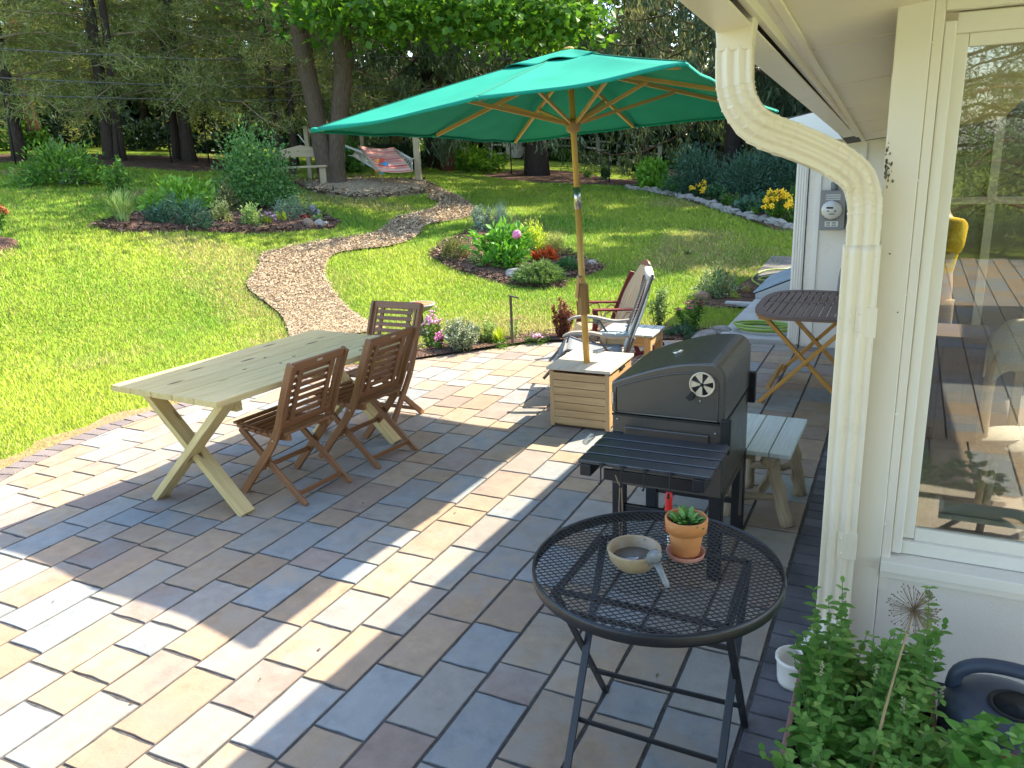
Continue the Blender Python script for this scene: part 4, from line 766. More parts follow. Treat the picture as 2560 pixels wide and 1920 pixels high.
# ---- folding table by the wall
ft = thing('folding_table', 'oval slatted folding table with dark top and orange crossed legs', 'table', (-.62, 6.72, 0))
m = MB(); A = np.linspace(-math.pi, math.pi, 61); ex, ey = .42, .62
def oval(a, k=1): return np.array([math.copysign(abs(math.cos(a)) ** .62, math.cos(a)) * ex * k, math.copysign(abs(math.sin(a)) ** .62, math.sin(a)) * ey * k])
m.grid(np.array([[(*oval(a, k), z) for a in A] for k, z in ((.86, .728), (.86, .746), (1, .746), (1, .722), (.86, .722), (.86, .728))]), smooth=False); m.build('top_rim', W_dark, ft)
m = MB()
for i in range(13):
    x = -.33 + i * .055; yy = .86 * ey * (1 - (abs(x) / (ex * .9)) ** 3.2) ** .31 * 1.0
    for s in (-1, 1): m.box((x, s * (yy / 2 + .012), .736), (.047, max(.05, yy - .024), .014))
m.box((0, 0, .7345), (.70, .04, .012)); m.build('top_slats', W_dark, ft, .002)
for s in (-1, 1):
    y = s * .36
    for k, q in ((1, 0), (-1, .032)): m = MB(); m.bar((k * .33, y + q * s, 0), (-k * .33, y + q * s, .70), .028, .05, (0, 1, 0)); m.build('leg', W_orange, ft, .004)
m = MB(); m.bar((-.38, -.3, .70), (-.38, .3, .70), .03, .045); m.bar((.36, -.3, .70), (.36, .3, .70), .03, .045); m.bar((-.36, -.42, .70), (.36, -.42, .70), .025, .04); m.bar((-.36, .42, .70), (.36, .42, .70), .025, .04); m.each('apron', W_orange, ft, .003)
m = MB(); m.bar((-.27, -.36, .12), (-.27, .36, .12), .03, .03); m.bar((.27, -.33, .10), (.27, .33, .10), .03, .03); m.each('stretcher', W_orange, ft, .003)
# ---- rocking chair (faces -X)
rk = thing('rocking_chair', 'tall fan back rocking chair, maroon frame with tan slats', 'rocking chair', (-2.56, 7.48, 0), .72); rk.scale = (.86, .86, .86)
M_maroon = m_basic('maroon_poly', (.16, .022, .024), .45, .15, 8, .06, 80)
for k in range(7):
    u = (k - 3) / 3; P = spline([(.07, u * .15, .34), (.17, u * .20, .55), (.25, u * .19, .74), (.33, u * .11, .92), (.38, u * .075, 1.02)], 16); m = MB(); m.sweep(P, [(-.026, -.006), (.026, -.006), (.026, .006), (-.026, .006)], (.9, 0, -.4), scl=[1 + .08 * math.sin(i / 15 * math.pi) - .35 * max(0, i / 15 - .6) for i in range(16)]); m.build('back_slat', W_tan, rk, .002)
m = MB(); m.prism([(-.105, 0), (-.105, .03), (-.06, .055), (0, .066), (.06, .055), (.105, .03), (.105, 0)], -.014, .014, (1, 2, 0)); o = m.build('crest', m_basic('brown_crest', (.27, .11, .065), .5), rk, .004); o.location = (.385, 0, 1.015); o.rotation_euler = (0, .35, 0)
for s in (-1, 1):
    m = MB(); m.sweep(spline([(.02, s * .21, .20), (.10, s * .23, .42), (.21, s * .245, .66), (.31, s * .19, .93)], 16), [(-.014, -.032), (.014, -.032), (.014, .032), (-.014, .032)], (1, 0, -.5)); m.build('back_post', M_maroon, rk, .004)
    m = MB(); m.bar((-.36, s * .27, .605), (.18, s * .255, .565), .075, .022); m.build('armrest', M_maroon, rk, .006)
    m = MB(); m.sweep(spline([(-.34, s * .26, .60), (-.33, s * .26, .48), (-.36, s * .26, .30), (-.40, s * .26, .10)], 12), [(-.014, -.03), (.014, -.03), (.014, .03), (-.014, .03)], (1, 0, 0)); m.build('arm_post', M_maroon, rk, .004)
    m = MB(); m.tube(spline([(-.27, s * .262, .37), (-.25, s * .262, .50), (-.17, s * .262, .57), (-.09, s * .262, .55), (-.06, s * .262, .42), (-.06, s * .262, .36)], 20), .008, 8); m.tube(spline([(-.01, s * .262, .36), (.0, s * .262, .48), (.07, s * .262, .54), (.14, s * .25, .46), (.15, s * .25, .38)], 20), .008, 8); m.build('bent_hoop', W_tan, rk)
    m = MB(); m.sweep(spline([(-.50, s * .235, .085), (-.3, s * .235, .04), (0, s * .235, .022), (.28, s * .235, .05), (.52, s * .235, .13)], 20), [(-.016, -.022), (.016, -.022), (.016, .022), (-.016, .022)], (0, 0, 1)); m.build('runner', M_maroon, rk, .004)
    m = MB(); m.bar((-.38, s * .225, .345), (.10, s * .225, .30), .022, .075); m.build('seat_rail', W_tan, rk, .003)
    m = MB(); m.bar((.10, s * .225, .30), (.20, s * .235, .05), .03, .05, (1, 0, 0)); m.build('rear_leg', M_maroon, rk, .003)
m = MB()
for i in range(8): x_ = -.36 + i * .06; m.box((x_, 0, .372 - .035 * math.sin(i / 7 * 2.2)), (.052, .44, .018))
m.build('seat_slats', W_tan, rk, .004); m = MB(); m.box((-.395, 0, .325), (.022, .48, .105)); m.build('front_apron', W_tan, rk, .004)
# ---- recliner chair (faces -X)
rc = thing('recliner', 'grey steel garden recliner with pale sling fabric and moulded armrests', 'recliner', (-2.24, 6.28, 0), .32)
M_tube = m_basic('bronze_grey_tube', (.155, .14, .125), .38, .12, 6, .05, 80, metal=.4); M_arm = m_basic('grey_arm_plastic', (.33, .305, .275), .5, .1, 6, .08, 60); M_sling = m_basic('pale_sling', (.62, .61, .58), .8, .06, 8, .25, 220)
for s in (-1, 1):
    y = s * .29
    m = MB(); m.tube(spline([(.16, y, .36), (.25, y, .62), (.34, y, .88), (.395, y, 1.03)], 14), .013, 10); m.build('back_tube', M_tube, rc)
    m = MB(); m.tube([(-.30, y, .42), (.16, y, .36)], .013, 10); m.tube(spline([(-.30, y, .42), (-.36, y, .36), (-.42, y, .27), (-.50, y, .18)], 10), .013, 10); m.build('seat_tube', M_tube, rc)
    m = MB(); m.tube([(.28, y * 1.04, .0), (-.18, y * 1.04, .42)], .012, 10); m.build('leg', M_tube, rc); m = MB(); m.tube([(-.38, y * .96, .0), (.20, y * .96, .40), (.25, y, .52)], .012, 10); m.build('leg', M_tube, rc)
    m = MB(); m.sweep(spline([(-.33, y * 1.1, .545), (-.25, y * 1.1, .575), (-.10, y * 1.1, .572), (.08, y * 1.1, .535), (.22, y * 1.1, .545)], 18), [(-.03, -.012), (.03, -.012), (.03, .012), (-.03, .012)], (0, 0, 1), scl=[.6 + .4 * math.sin(i / 17 * math.pi) for i in range(18)]); m.build('armrest', M_arm, rc, .006)
    m = MB(); m.tube([(-.06, y * 1.06, .55), (.05, y * 1.06, .39)], .010, 8); m.ball((-.07, y * 1.08, .535), (.035, .018, .03), 6); m.build('arm_bracket', M_tube, rc)
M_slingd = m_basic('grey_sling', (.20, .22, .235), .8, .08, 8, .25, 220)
for a, b, nm in (((-.31, .418), (.15, .352), 'seat_sling'), ((.165, .365), (.39, 1.02), 'back_sling'), ((-.33, .40), (-.40, .30), 'leg_sling')):
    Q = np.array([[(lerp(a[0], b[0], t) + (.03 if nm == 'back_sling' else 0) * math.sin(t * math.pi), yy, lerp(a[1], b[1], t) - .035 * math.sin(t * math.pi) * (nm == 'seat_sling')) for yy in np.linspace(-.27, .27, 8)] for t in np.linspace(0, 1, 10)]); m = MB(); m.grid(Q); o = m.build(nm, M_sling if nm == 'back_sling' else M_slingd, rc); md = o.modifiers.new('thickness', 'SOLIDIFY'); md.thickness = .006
m = MB(); m.tube([(.375, -.285, 1.0), (.375, .285, 1.0)], .036, 10, flat=.55); m.build('headrest', M_sling, rc)
m = MB(); m.tube([(.28, -.3, .014), (.28, .3, .014)], .012, 8); m.tube([(-.38, -.28, .014), (-.38, .28, .014)], .012, 8); m.each('floor_bar', M_tube, rc)
m = MB()
for s in (-1, 1):
    for i in range(46): t_ = i / 45; a = np.array([lerp(.17, .385, t_), s * .28, lerp(.38, 1.0, t_)]); b = np.array([lerp(.17, .385, (i+.5)/46) + .012, s * .262, lerp(.38, 1.0, (i+.5)/46)]); m.tube([a, b], .0025, 4)
m.build('lacing', m_basic('white_cord', (.7, .68, .63), .7), rc)
# ---- little side table
st = thing('side_table', 'small wooden side table with slatted grey blue top', 'table', (-2.13, 6.70, 0), .0)
M_bluetop = m_wood('grey_blue_slats', (.36, .44, .47), (.50, .56, .58), .7)
m = MB()
for i in range(6): m.box((-.21 + i * .084, 0, .440), (.077, .42, .018))
m.build('top_slats', M_bluetop, st, .003); m = MB(); m.box((0, -.175, .385), (.44, .022, .085)); m.box((0, .175, .385), (.44, .022, .085)); m.box((-.215, 0, .385), (.022, .33, .085)); m.box((.215, 0, .385), (.022, .33, .085)); m.each('apron', W_ceda, st, .003)
for x in (-.2, .2):
    for y in (-.165, .165): m = MB(); m.box((x, y, .215), (.06, .06, .43)); m.build('leg', W_ceda, st, .004)
# ---- birdbath, path light, hose, hatch, meter
def on(px, py): p = G(px, py); return np.array([p[0], p[1], hz(p[0], p[1])])
bbp = np.array([-4.05, 7.95, 0])   # just beyond the curb, beside the far chair
bbp = PY(905, 656, 7.75); bbp[2] = 0
bbz = PY(905, 657, 7.75)[2]
bath = thing('birdbath', 'orange bowled birdbath with grey rim behind the far folding chair', 'birdbath', (bbp[0], bbp[1], 0))
m = MB(); m.lathe([(.03, bbz - .10), (.13, bbz - .06), (.175, bbz - .02), (.19, bbz), (.178, bbz + .008), (.165, bbz + .002)], (0, 0, 0), 40); m.build('rim', m_basic('pewter_rim', (.30, .29, .28), .5, .35, 40, .5, 60), bath)
m = MB(); m.lathe([(.168, bbz + .004), (.12, bbz - .03), (0, bbz - .04)], (0, 0, 0), 32); m.build('basin', m_basic('orange_basin', (.50, .155, .06), .7, .15, 5), bath)
m = MB(); m.lathe([(.13, 0), (.12, .03), (.045, .06), (.035, .25), (.05, bbz - .10), (.03, bbz - .06)], (0, 0, 0), 24); m.build('pedestal', m_basic('black_iron', (.02, .02, .02), .6), bath)
pl_ = on(1107, 746); pl = thing('path_light', 'slim black stake light in the bed by the patio curb', 'garden light', pl_, .6)
m = MB(); m.box((0, 0, .25), (.026, .026, .56)); m.build('post', M_brown_blk, pl, .002); m = MB(); m.bar((-.02, 0, .545), (.085, 0, .515), .045, .016); m.build('lamp_head', M_brown_blk, pl, .003)
def hose(P, n, name, label):
    m = MB(); m.tube(spline(P, n), .0125, 8); return tag(m.build(name, m_basic(name + '_green', (.28, .40, .07), .45, .12, 10, .05)), label, 'hose', 'green hoses by the house wall')
H0 = np.array([-1.28, 8.72, .065]); P = [(H0[0] + (.30 + .03 * math.sin(a * 1.3)) * math.cos(a), H0[1] + (.20 + .02 * math.sin(a * .7)) * math.sin(a), .066 + .0035 * a) for a in np.linspace(0, 19, 60)]
hose(P, 240, 'garden_hose', 'green garden hose coiled on the concrete landing under the folding table')
hp_ = [(1715, 588), (1690, 598), (1650, 603), (1640, 610), (1668, 612), (1680, 620), (1655, 624), (1635, 618), (1625, 606), (1650, 590), (1700, 585), (1716, 578)]
hose([np.array([*G(*q)[:2], hz(*G(*q)[:2]) + .032 + .006 * (i % 2)]) for i, q in enumerate(hp_)], 120, 'garden_hose', 'tangled green garden hose on the gravel by the house corner')
ha = thing('bulkhead_hatch', 'sloping grey blue cellar hatch against the far house corner', 'hatch', (-.99, 11.4, 0)); m = MB(); m.prism([(0, .05), (-.72, .05), (-.72, .10), (0, .42)], -.75, .75, (0, 2, 1)); m.build('frame', M_conc, ha)
m = MB(); m.bar((-.75, -.37, .115), (-.005, -.37, .445), .70, .02, (0, 0, 1)); m.bar((-.75, .37, .115), (-.005, .37, .445), .70, .02, (0, 0, 1)); m.build('door', m_basic('blue_grey_steel', (.30, .36, .40), .5), ha, .003)
em = thing('electric_meter', 'grey electric meter box with round glass dial on the far wall', 'meter', (-.655, 8.39, 1.35))
M_mbox = m_basic('grey_meter_box', (.25, .245, .245), .45, .06, 6, .04)
m = MB(); m.box((0, -.05, 0), (.225, .10, .37)); m.build('box', M_mbox, em, .006)
m = MB()
for z in (.145, .125, .105): m.box((.0, -.1015, z), (.13, .004, .010))
m.build('louvre', m_basic('pale_slot', (.6, .6, .58), .5), em)
m = MB(); m.lathe([(.085, 0), (.085, .03), (.078, .045), (.0, .055)], (0, 0, 0), 28, R=rot('X', math.pi / 2)); o = m.build('dial', m_basic('glass_dial', (.62, .60, .55), .15, .05, 6, .02), em); o.location = (-.005, -.10, .005)
m = MB()
for i, (x, z, w, h) in enumerate([(-.02, .03, .06, .016), (-.035, .0, .018, .01), (.03, .0, .018, .01), (0, -.028, .05, .006)]): m.box((x, -.1535, z), (w, .002, h))
m.build('dial_print', M_dblk, em); m = MB(); m.lathe([(.086, 0), (.093, .004), (.093, .018), (.086, .022)], (0, 0, 0), 28, R=rot('X', math.pi / 2)); o = m.build('dial_ring', M_steel, em); o.location = (-.005, -.10, .005)
m = MB(); m.box((0, -.1015, -.125), (.12, .004, .05)); lb = m.build('plate', m_basic('meter_plate', (.68, .67, .63), .4), em); m = MB()
for z in (-.112, -.124, -.138): 
    for x in (-.03, .022): m.box((x, -.104, z), (.034, .002, .005))
m.build('plate_print', M_dblk, lb)
m = MB(); m.tube([(0, -.05, .18), (0, -.05, .26)], .032, 12); m.tube(spline([(.0, -.05, .24), (.0, -.06, .42), (.05, -.05, .40), (.10, -.05, .30), (.125, -.04, .22), (.13, -.05, -.1)], 30), .010, 8); m.tube(spline([(.03, -.05, .5), (.04, -.06, .36), (.15, -.05, .22), (.155, -.05, -.1), (.19, -.04, -.3)], 30), .010, 8); m.tube(spline([(.36, -.04, -.33), (.20, -.05, -.45), (.12, -.05, -.6), (.11, -.05, -1.0)], 24), .022, 10); m.box((.18, -.035, .05), (.06, .06, .55)); m.build('conduit', m_basic('grey_conduit', (.22, .225, .23), .5), em)
# ---- corner planting by the post
pb = thing('planter_box', 'long terracotta brown trough planter at the foot of the post', 'planter', (.005, 2.13, 0), .0)
m = MB(); w_, l_, hz_ = .185, .42, .27
for s in (-1, 1): m.box((s * w_, 0, hz_ / 2), (.022, 2 * l_, hz_)); m.box((0, s * (l_ - .011), hz_ / 2), (2 * w_ - .03, .022, hz_ - .004))
for s in (-1, 1): m.box((s * (w_ + .006), 0, hz_ - .012), (.034, 2 * l_ + .02, .024))
m.build('trough', m_basic('pink_brown_plastic', (.36, .19, .15), .5, .1, 5, .06), pb, .004); m = MB(); m.box((0, 0, hz_ - .06), (2 * w_ - .02, 2 * l_ - .03, .05)); m.build('soil', m_basic('planter_soil', (.035, .025, .02), .95, .4, 50, .8, 140), pb)
M_mint = m_leaf('mint_leaf', (.09, .24, .04), (.22, .42, .09), .4, .5, (.34, .48, .13)); M_stem = m_basic('green_stem', (.12, .17, .05), .6, .15, 20)
mt = thing('mint_plant', 'bushy green mint filling the brown trough planter', 'plant', (.005, 2.13, hz_ - .05)); lf = MB(); stm = MB(); fl_ = MB()
for k in range(230):
    x, y = rng.uniform(-.17, .19), rng.uniform(-.40, .40); H = rng.uniform(.10, .21) + (.07 * (y > .08) + .19 * (y > .15 and k % 6 == 0)) * rng.uniform(.5, 1.1); lean = np.array([x * (.35 if x < 0 else .5) + rng.normal() * .035, y * .1 + rng.normal() * .04, 0])
    P = np.array([np.array([x, y, 0]) + lean * t * t * .8 + np.array([0, 0, H * t]) for t in np.linspace(0, 1, 7)]); stm.tube(P, np.linspace(.0022, .0012, 7), 5)
    nn = int(H / .028)
    for i in range(1, nn + 1):
        t = (i + .3) / (nn + .4); c = np.array([np.interp(t * 6, range(7), P[:, j]) for j in range(3)]); a = i * math.pi / 2 + rng.uniform(-.4, .4); L = rng.uniform(.036, .058) * (1 - .5 * max(0, t - .6) / .4)
        for q in (0, math.pi): round_leaf(lf, c, (math.cos(a + q), math.sin(a + q), rng.uniform(.0, .7)), (0, 0, 1), L, L * .64, 5, cup=.18)
    if k % 23 == 0:
        c = P[-1]; 
        for i in range(14): fl_.ball(c + np.array([rng.normal() * .003, rng.normal() * .003, i * .0035]), .0032, 3)
lf.build('leaves', M_mint, mt); stm.build('stems', M_stem, mt); fl_.build('flower_spikes', m_basic('faded_flower', (.30, .30, .17), .8), mt)
al0 = np.array([.030, 2.02, .24]); al1 = np.array([.113, 2.30, .692]); al = thing('allium_seed_head', 'dried brown allium seed head on a long stalk above the mint', 'seed head', al0)
m = MB(); m.tube(spline([(0, 0, 0), (al1 - al0) * .5 + np.array([-.006, 0, .0]), al1 - al0], 12), [.004] * 6 + [.003] * 6, 8); M_dry = m_basic('dry_stalk', (.36, .25, .13), .75, .2, 20); m.build('stalk', M_dry, al)
m = MB(); ct = al1 - al0
for k in range(170):
    d = rdir(1)[0]; L = rng.uniform(.058, .074); m.tube([ct, ct + d * L], .0006, 3, caps=False); q = ct + d * L
    if k % 5 < 4: m.ball(q, (.0023, .0023, .0028), 3)
m.build('seed_rays', m_basic('dry_rays', (.23, .16, .10), .8), al)
wc = thing('watering_can', 'dark blue plastic watering can beside the mint trough', 'watering can', (.385, 2.44, 0)); M_can = m_basic('navy_plastic', (.045, .06, .095), .42, .12, 5, .04, 60)
m = MB(); m.lathe([(.155, 0), (.165, .02), (.168, .26), (.172, .285), (.165, .30), (.166, .325), (.155, .345), (.11, .365), (.075, .368)], (0, 0, 0), 40); m.build('body', M_can, wc); m = MB(); m.lathe([(.062, .3655), (.074, .367), (.076, .372), (.066, .374), (.060, .368)], (.03, -.02, .0), 32); m.lathe([(.062, .3665), (0, .366)], (.03, -.02, 0.004), 24); m.build('filler_hole', m_basic('can_inside', (.012, .012, .014), .7), wc)
m = MB(); m.tube(spline([(-.135, .05, .335), (-.12, .055, .40), (-.05, .06, .435), (.07, .05, .44), (.17, .03, .42), (.26, 0, .3), (.27, 0, .18), (.17, 0, .10)], 30), .022, 12); m.build('handle', M_can, wc); m = MB(); m.tube([(.14, .04, .06), (.32, .06, .22), (.44, .06, .36)], [.035, .02, .016], 12); m.build('spout', M_can, wc)
bs = thing('basil_plant', 'leafy green basil in a pot at the lower right corner', 'plant', (.37, 2.10, 0)); m = MB(); m.lathe([(.075, .0), (.095, .31), (.11, .32), (.11, .36), (.10, .36), (.095, .32), (0, .32)], (0, 0, 0), 30); m.build('pot', m_basic('tan_pot', (.36, .22, .13), .7), bs); M_basil = m_leaf('basil_leaf', (.05, .17, .02), (.13, .32, .05), .25, .4, (.2, .42, .08)); m = MB()
for k in range(60):
    a = rng.uniform(0, 6.28); r = .10 * math.sqrt(rng.random()); c = np.array([r * math.cos(a) * 1.3, r * math.sin(a) * 1.3, .36 + .19 * rng.random() * (1.2 - r / .13)])
    for q in range(4): aa = a + q * 1.57 + rng.uniform(-.3, .3); L = rng.uniform(.03, .055); round_leaf(m, c, (math.cos(aa), math.sin(aa), rng.uniform(.1, .8)), (0, 0, 1), L, L * .66, 6, cup=.22)
m.build('leaves', M_basil, bs)
# ---- inside the room: chair with towel; person put here in place of the viewer's reflection
wch = thing('wicker_chair', 'white wicker chair behind the window glass', 'chair', (.62, 4.35, .1)); M_wick = m_basic('white_wicker', (.55, .53, .48), .7, .2, 60, .8, 160)
m = MB(); m.lathe([(.19, .40), (.22, .43), (.21, .46), (0, .46)], (0, 0, 0), 28); m.build('seat', M_wick, wch)
for a in (.6, 2.5, 3.8, 5.6): m = MB(); m.tube([(.17 * math.cos(a), .17 * math.sin(a), .42), (.21 * math.cos(a), .21 * math.sin(a), 0)], .018, 8); m.build('leg', M_wick, wch)
m = MB(); m.tube(spline([(-.20, -.02, .45), (-.17, .06, .85), (0, .12, 1.02), (.18, .06, .85), (.2, -.02, .45)], 24), .026, 10); m.build('back_hoop', W_tan, wch); m = MB(); m.tube([(0, 0, .2), (0, 0, .44)], .04, 10); m.tube([(-.15, 0, .18), (.15, 0, .18)], .014, 8); m.build('base_ring', M_wick, wch)
m = MB(); U = np.linspace(-1, 1, 15); P = np.array([[(.0 + u * .16 - .05, .10 - .09 * s_, 1.045 - .09 * u * u - .24 * abs(s_) ** 1.6 + .008 * math.sin(9 * u)) for u in U] for s_ in np.linspace(-1, 1, 15)]); m.grid(P); o = m.build('towel', m_basic('cream_towel', (.66, .62, .52), .95, .08, 14, .6, 120)); o.location = (.62, 4.35, .10); md = o.modifiers.new('thickness', 'SOLIDIFY'); md.thickness = .012; tag(o, 'cream towel draped over the chair back behind the window', 'towel')
cb = thing('cabinet', 'low dark wooden cabinet behind the window glass', 'cabinet', (.26, 5.7, .10)); m = MB(); m.box((0, 0, .34), (.50, .36, .66)); m.build('carcass', W_dark, cb, .004); m = MB(); m.box((0, 0, .685), (.54, .40, .03)); m.build('top', W_dark, cb, .004); m = MB(); m.box((-.12, -.188, .34), (.22, .016, .58)); m.box((.12, -.188, .34), (.22, .016, .58)); m.each('door', W_dark, cb, .003)
pe = thing('person', 'person in a yellow shirt and tan shorts standing in for the mirrored viewer', 'person', (.20, 6.4, .10), -.9); pe.scale = (.93, .93, .93)
def skin(name, nodes, edges, mat, par, lv=2):
    me = bpy.data.meshes.new(name); me.from_pydata([n[0] for n in nodes], edges, []); o = bpy.data.objects.new(name, me); COL.objects.link(o); o.parent = par; me.materials.append(mat)
    md = o.modifiers.new('skin', 'SKIN'); md.use_smooth_shade = True
    for sv, n in zip(me.skin_vertices[0].data, nodes): sv.radius = n[1] if isinstance(n[1], tuple) else (n[1], n[1])
    me.skin_vertices[0].data[0].use_root = True; s2 = o.modifiers.new('sub', 'SUBSURF'); s2.levels = lv; s2.render_levels = lv; return o
M_skin = m_basic('skin', (.50, .30, .21), .5, .08, 8, .05); M_yel = m_basic('yellow_cotton', (.85, .52, .005), .85, .06, 6, .25, 14); M_short = m_basic('tan_cotton', (.40, .28, .17), .85, .08, 6)
skin('body', [((0,0,.90),(.14,.10)),((0,0,1.12),(.135,.095)),((0,0,1.36),(.16,.10)),((0,0,1.46),.06),((0,0,1.53),.055),((0,-.01,1.60),(.075,.09)),((0,-.01,1.70),(.07,.085)),
  ((.19,0,1.40),.055),((.25,-.10,1.16),.045),((.10,-.28,1.30),.035),((.05,-.31,1.36),.03),((-.19,0,1.40),.055),((-.25,-.10,1.16),.045),((-.10,-.28,1.30),.035),((-.05,-.31,1.36),.03),
  ((.10,0,.84),.085),((.11,0,.47),.058),((.11,.02,.08),.042),((.11,-.14,.03),.035),((-.10,0,.84),.085),((-.11,0,.47),.058),((-.11,.02,.08),.042),((-.11,-.14,.03),.035)],
  [(0,1),(1,2),(2,3),(3,4),(4,5),(5,6),(2,7),(7,8),(8,9),(9,10),(2,11),(11,12),(12,13),(13,14),(0,15),(15,16),(16,17),(17,18),(0,19),(19,20),(20,21),(21,22)], M_skin, pe)
skin('shirt', [((0,0,.86),(.155,.115)),((0,0,1.12),(.15,.11)),((0,0,1.36),(.175,.115)),((0,0,1.45),.075),((.20,0,1.40),.072),((.265,-.09,1.20),.070),((-.20,0,1.40),.072),((-.265,-.09,1.20),.070)], [(0,1),(1,2),(2,3),(2,4),(4,5),(2,6),(6,7)], M_yel, pe)
skin('shorts', [((0,0,.90),(.15,.11)),((.10,0,.80),.10),((.115,0,.52),.088),((-.10,0,.80),.10),((-.115,0,.52),.088)], [(0,1),(1,2),(0,3),(3,4)], M_short, pe)
m = MB(); m.ball((0, .01, 1.70), (.082, .10, .085), 10); m.build('hair', m_basic('brown_hair', (.08, .05, .03), .7, .2, 30), pe)
m = MB(); m.ball((0, -.105, 1.63), (.014, .018, .02), 5); 
for s in (-1, 1): m.ball((s * .08, 0, 1.64), (.01, .018, .03), 5)
m.build('nose_and_ears', M_skin, pe)
# ================================================================ GARDEN PLANTS
def LM(n, c1, c2, tr=.35, r=.5, c3=None): return m_leaf(n, c1, c2, tr, r, c3)
L_mid = LM('leaf_mid', (.060, .165, .027), (.165, .330, .053)); L_bright = LM('leaf_bright', (.120, .300, .030), (.300, .540, .075)); L_dark = LM('leaf_dark', (.030, .090, .033), (.075, .173, .068), .2)
L_blue = LM('leaf_bluegreen', (.045, .112, .075), (.120, .240, .150), .25); L_silver = LM('leaf_silver', (.240, .330, .255), (.510, .600, .465), .25, .7); L_varieg = LM('leaf_variegated', (.150, .225, .060), (.630, .630, .270), .25, .5)
L_pale = LM('leaf_pale', (.195, .330, .090), (.510, .630, .240), .3); L_yel = LM('leaf_yellow', (.300, .450, .045), (.630, .690, .090), .4); L_burg = LM('leaf_burgundy', (.128, .045, .033), (.360, .128, .075), .25)
L_red = LM('leaf_coral', (.40, .05, .02), (.62, .17, .06), .3); L_crim = LM('leaf_crimson', (.25, .012, .02), (.42, .03, .03), .2); L_junip = LM('leaf_juniper', (.09, .19, .06), (.25, .36, .13), .25, .6); L_straw = LM('leaf_straw', (.30, .27, .10), (.48, .40, .16), .3)
L_rhodo = LM('leaf_rhodo', (.075, .105, .038), (.255, .240, .105), .2, .4); M_twig = m_basic('brown_twig', (.12, .075, .045), .85, .2, 30)
F_pink = m_basic('pink_petal', (.75, .22, .42), .6, .15, 30); F_ltpink = m_basic('light_pink_petal', (.80, .42, .55), .6, .15, 30); F_yel = m_basic('yellow_petal', (.90, .55, .015), .6, .12, 30); F_purp = m_basic('mauve_petal', (.30, .19, .24), .7, .15, 30); F_wht = m_basic('white_petal', (.75, .74, .66), .7, .1, 30); F_rose = m_basic('rose_petal', (.55, .06, .16), .6, .15, 30); F_coral = m_basic('orange_petal', (.70, .22, .03), .6)
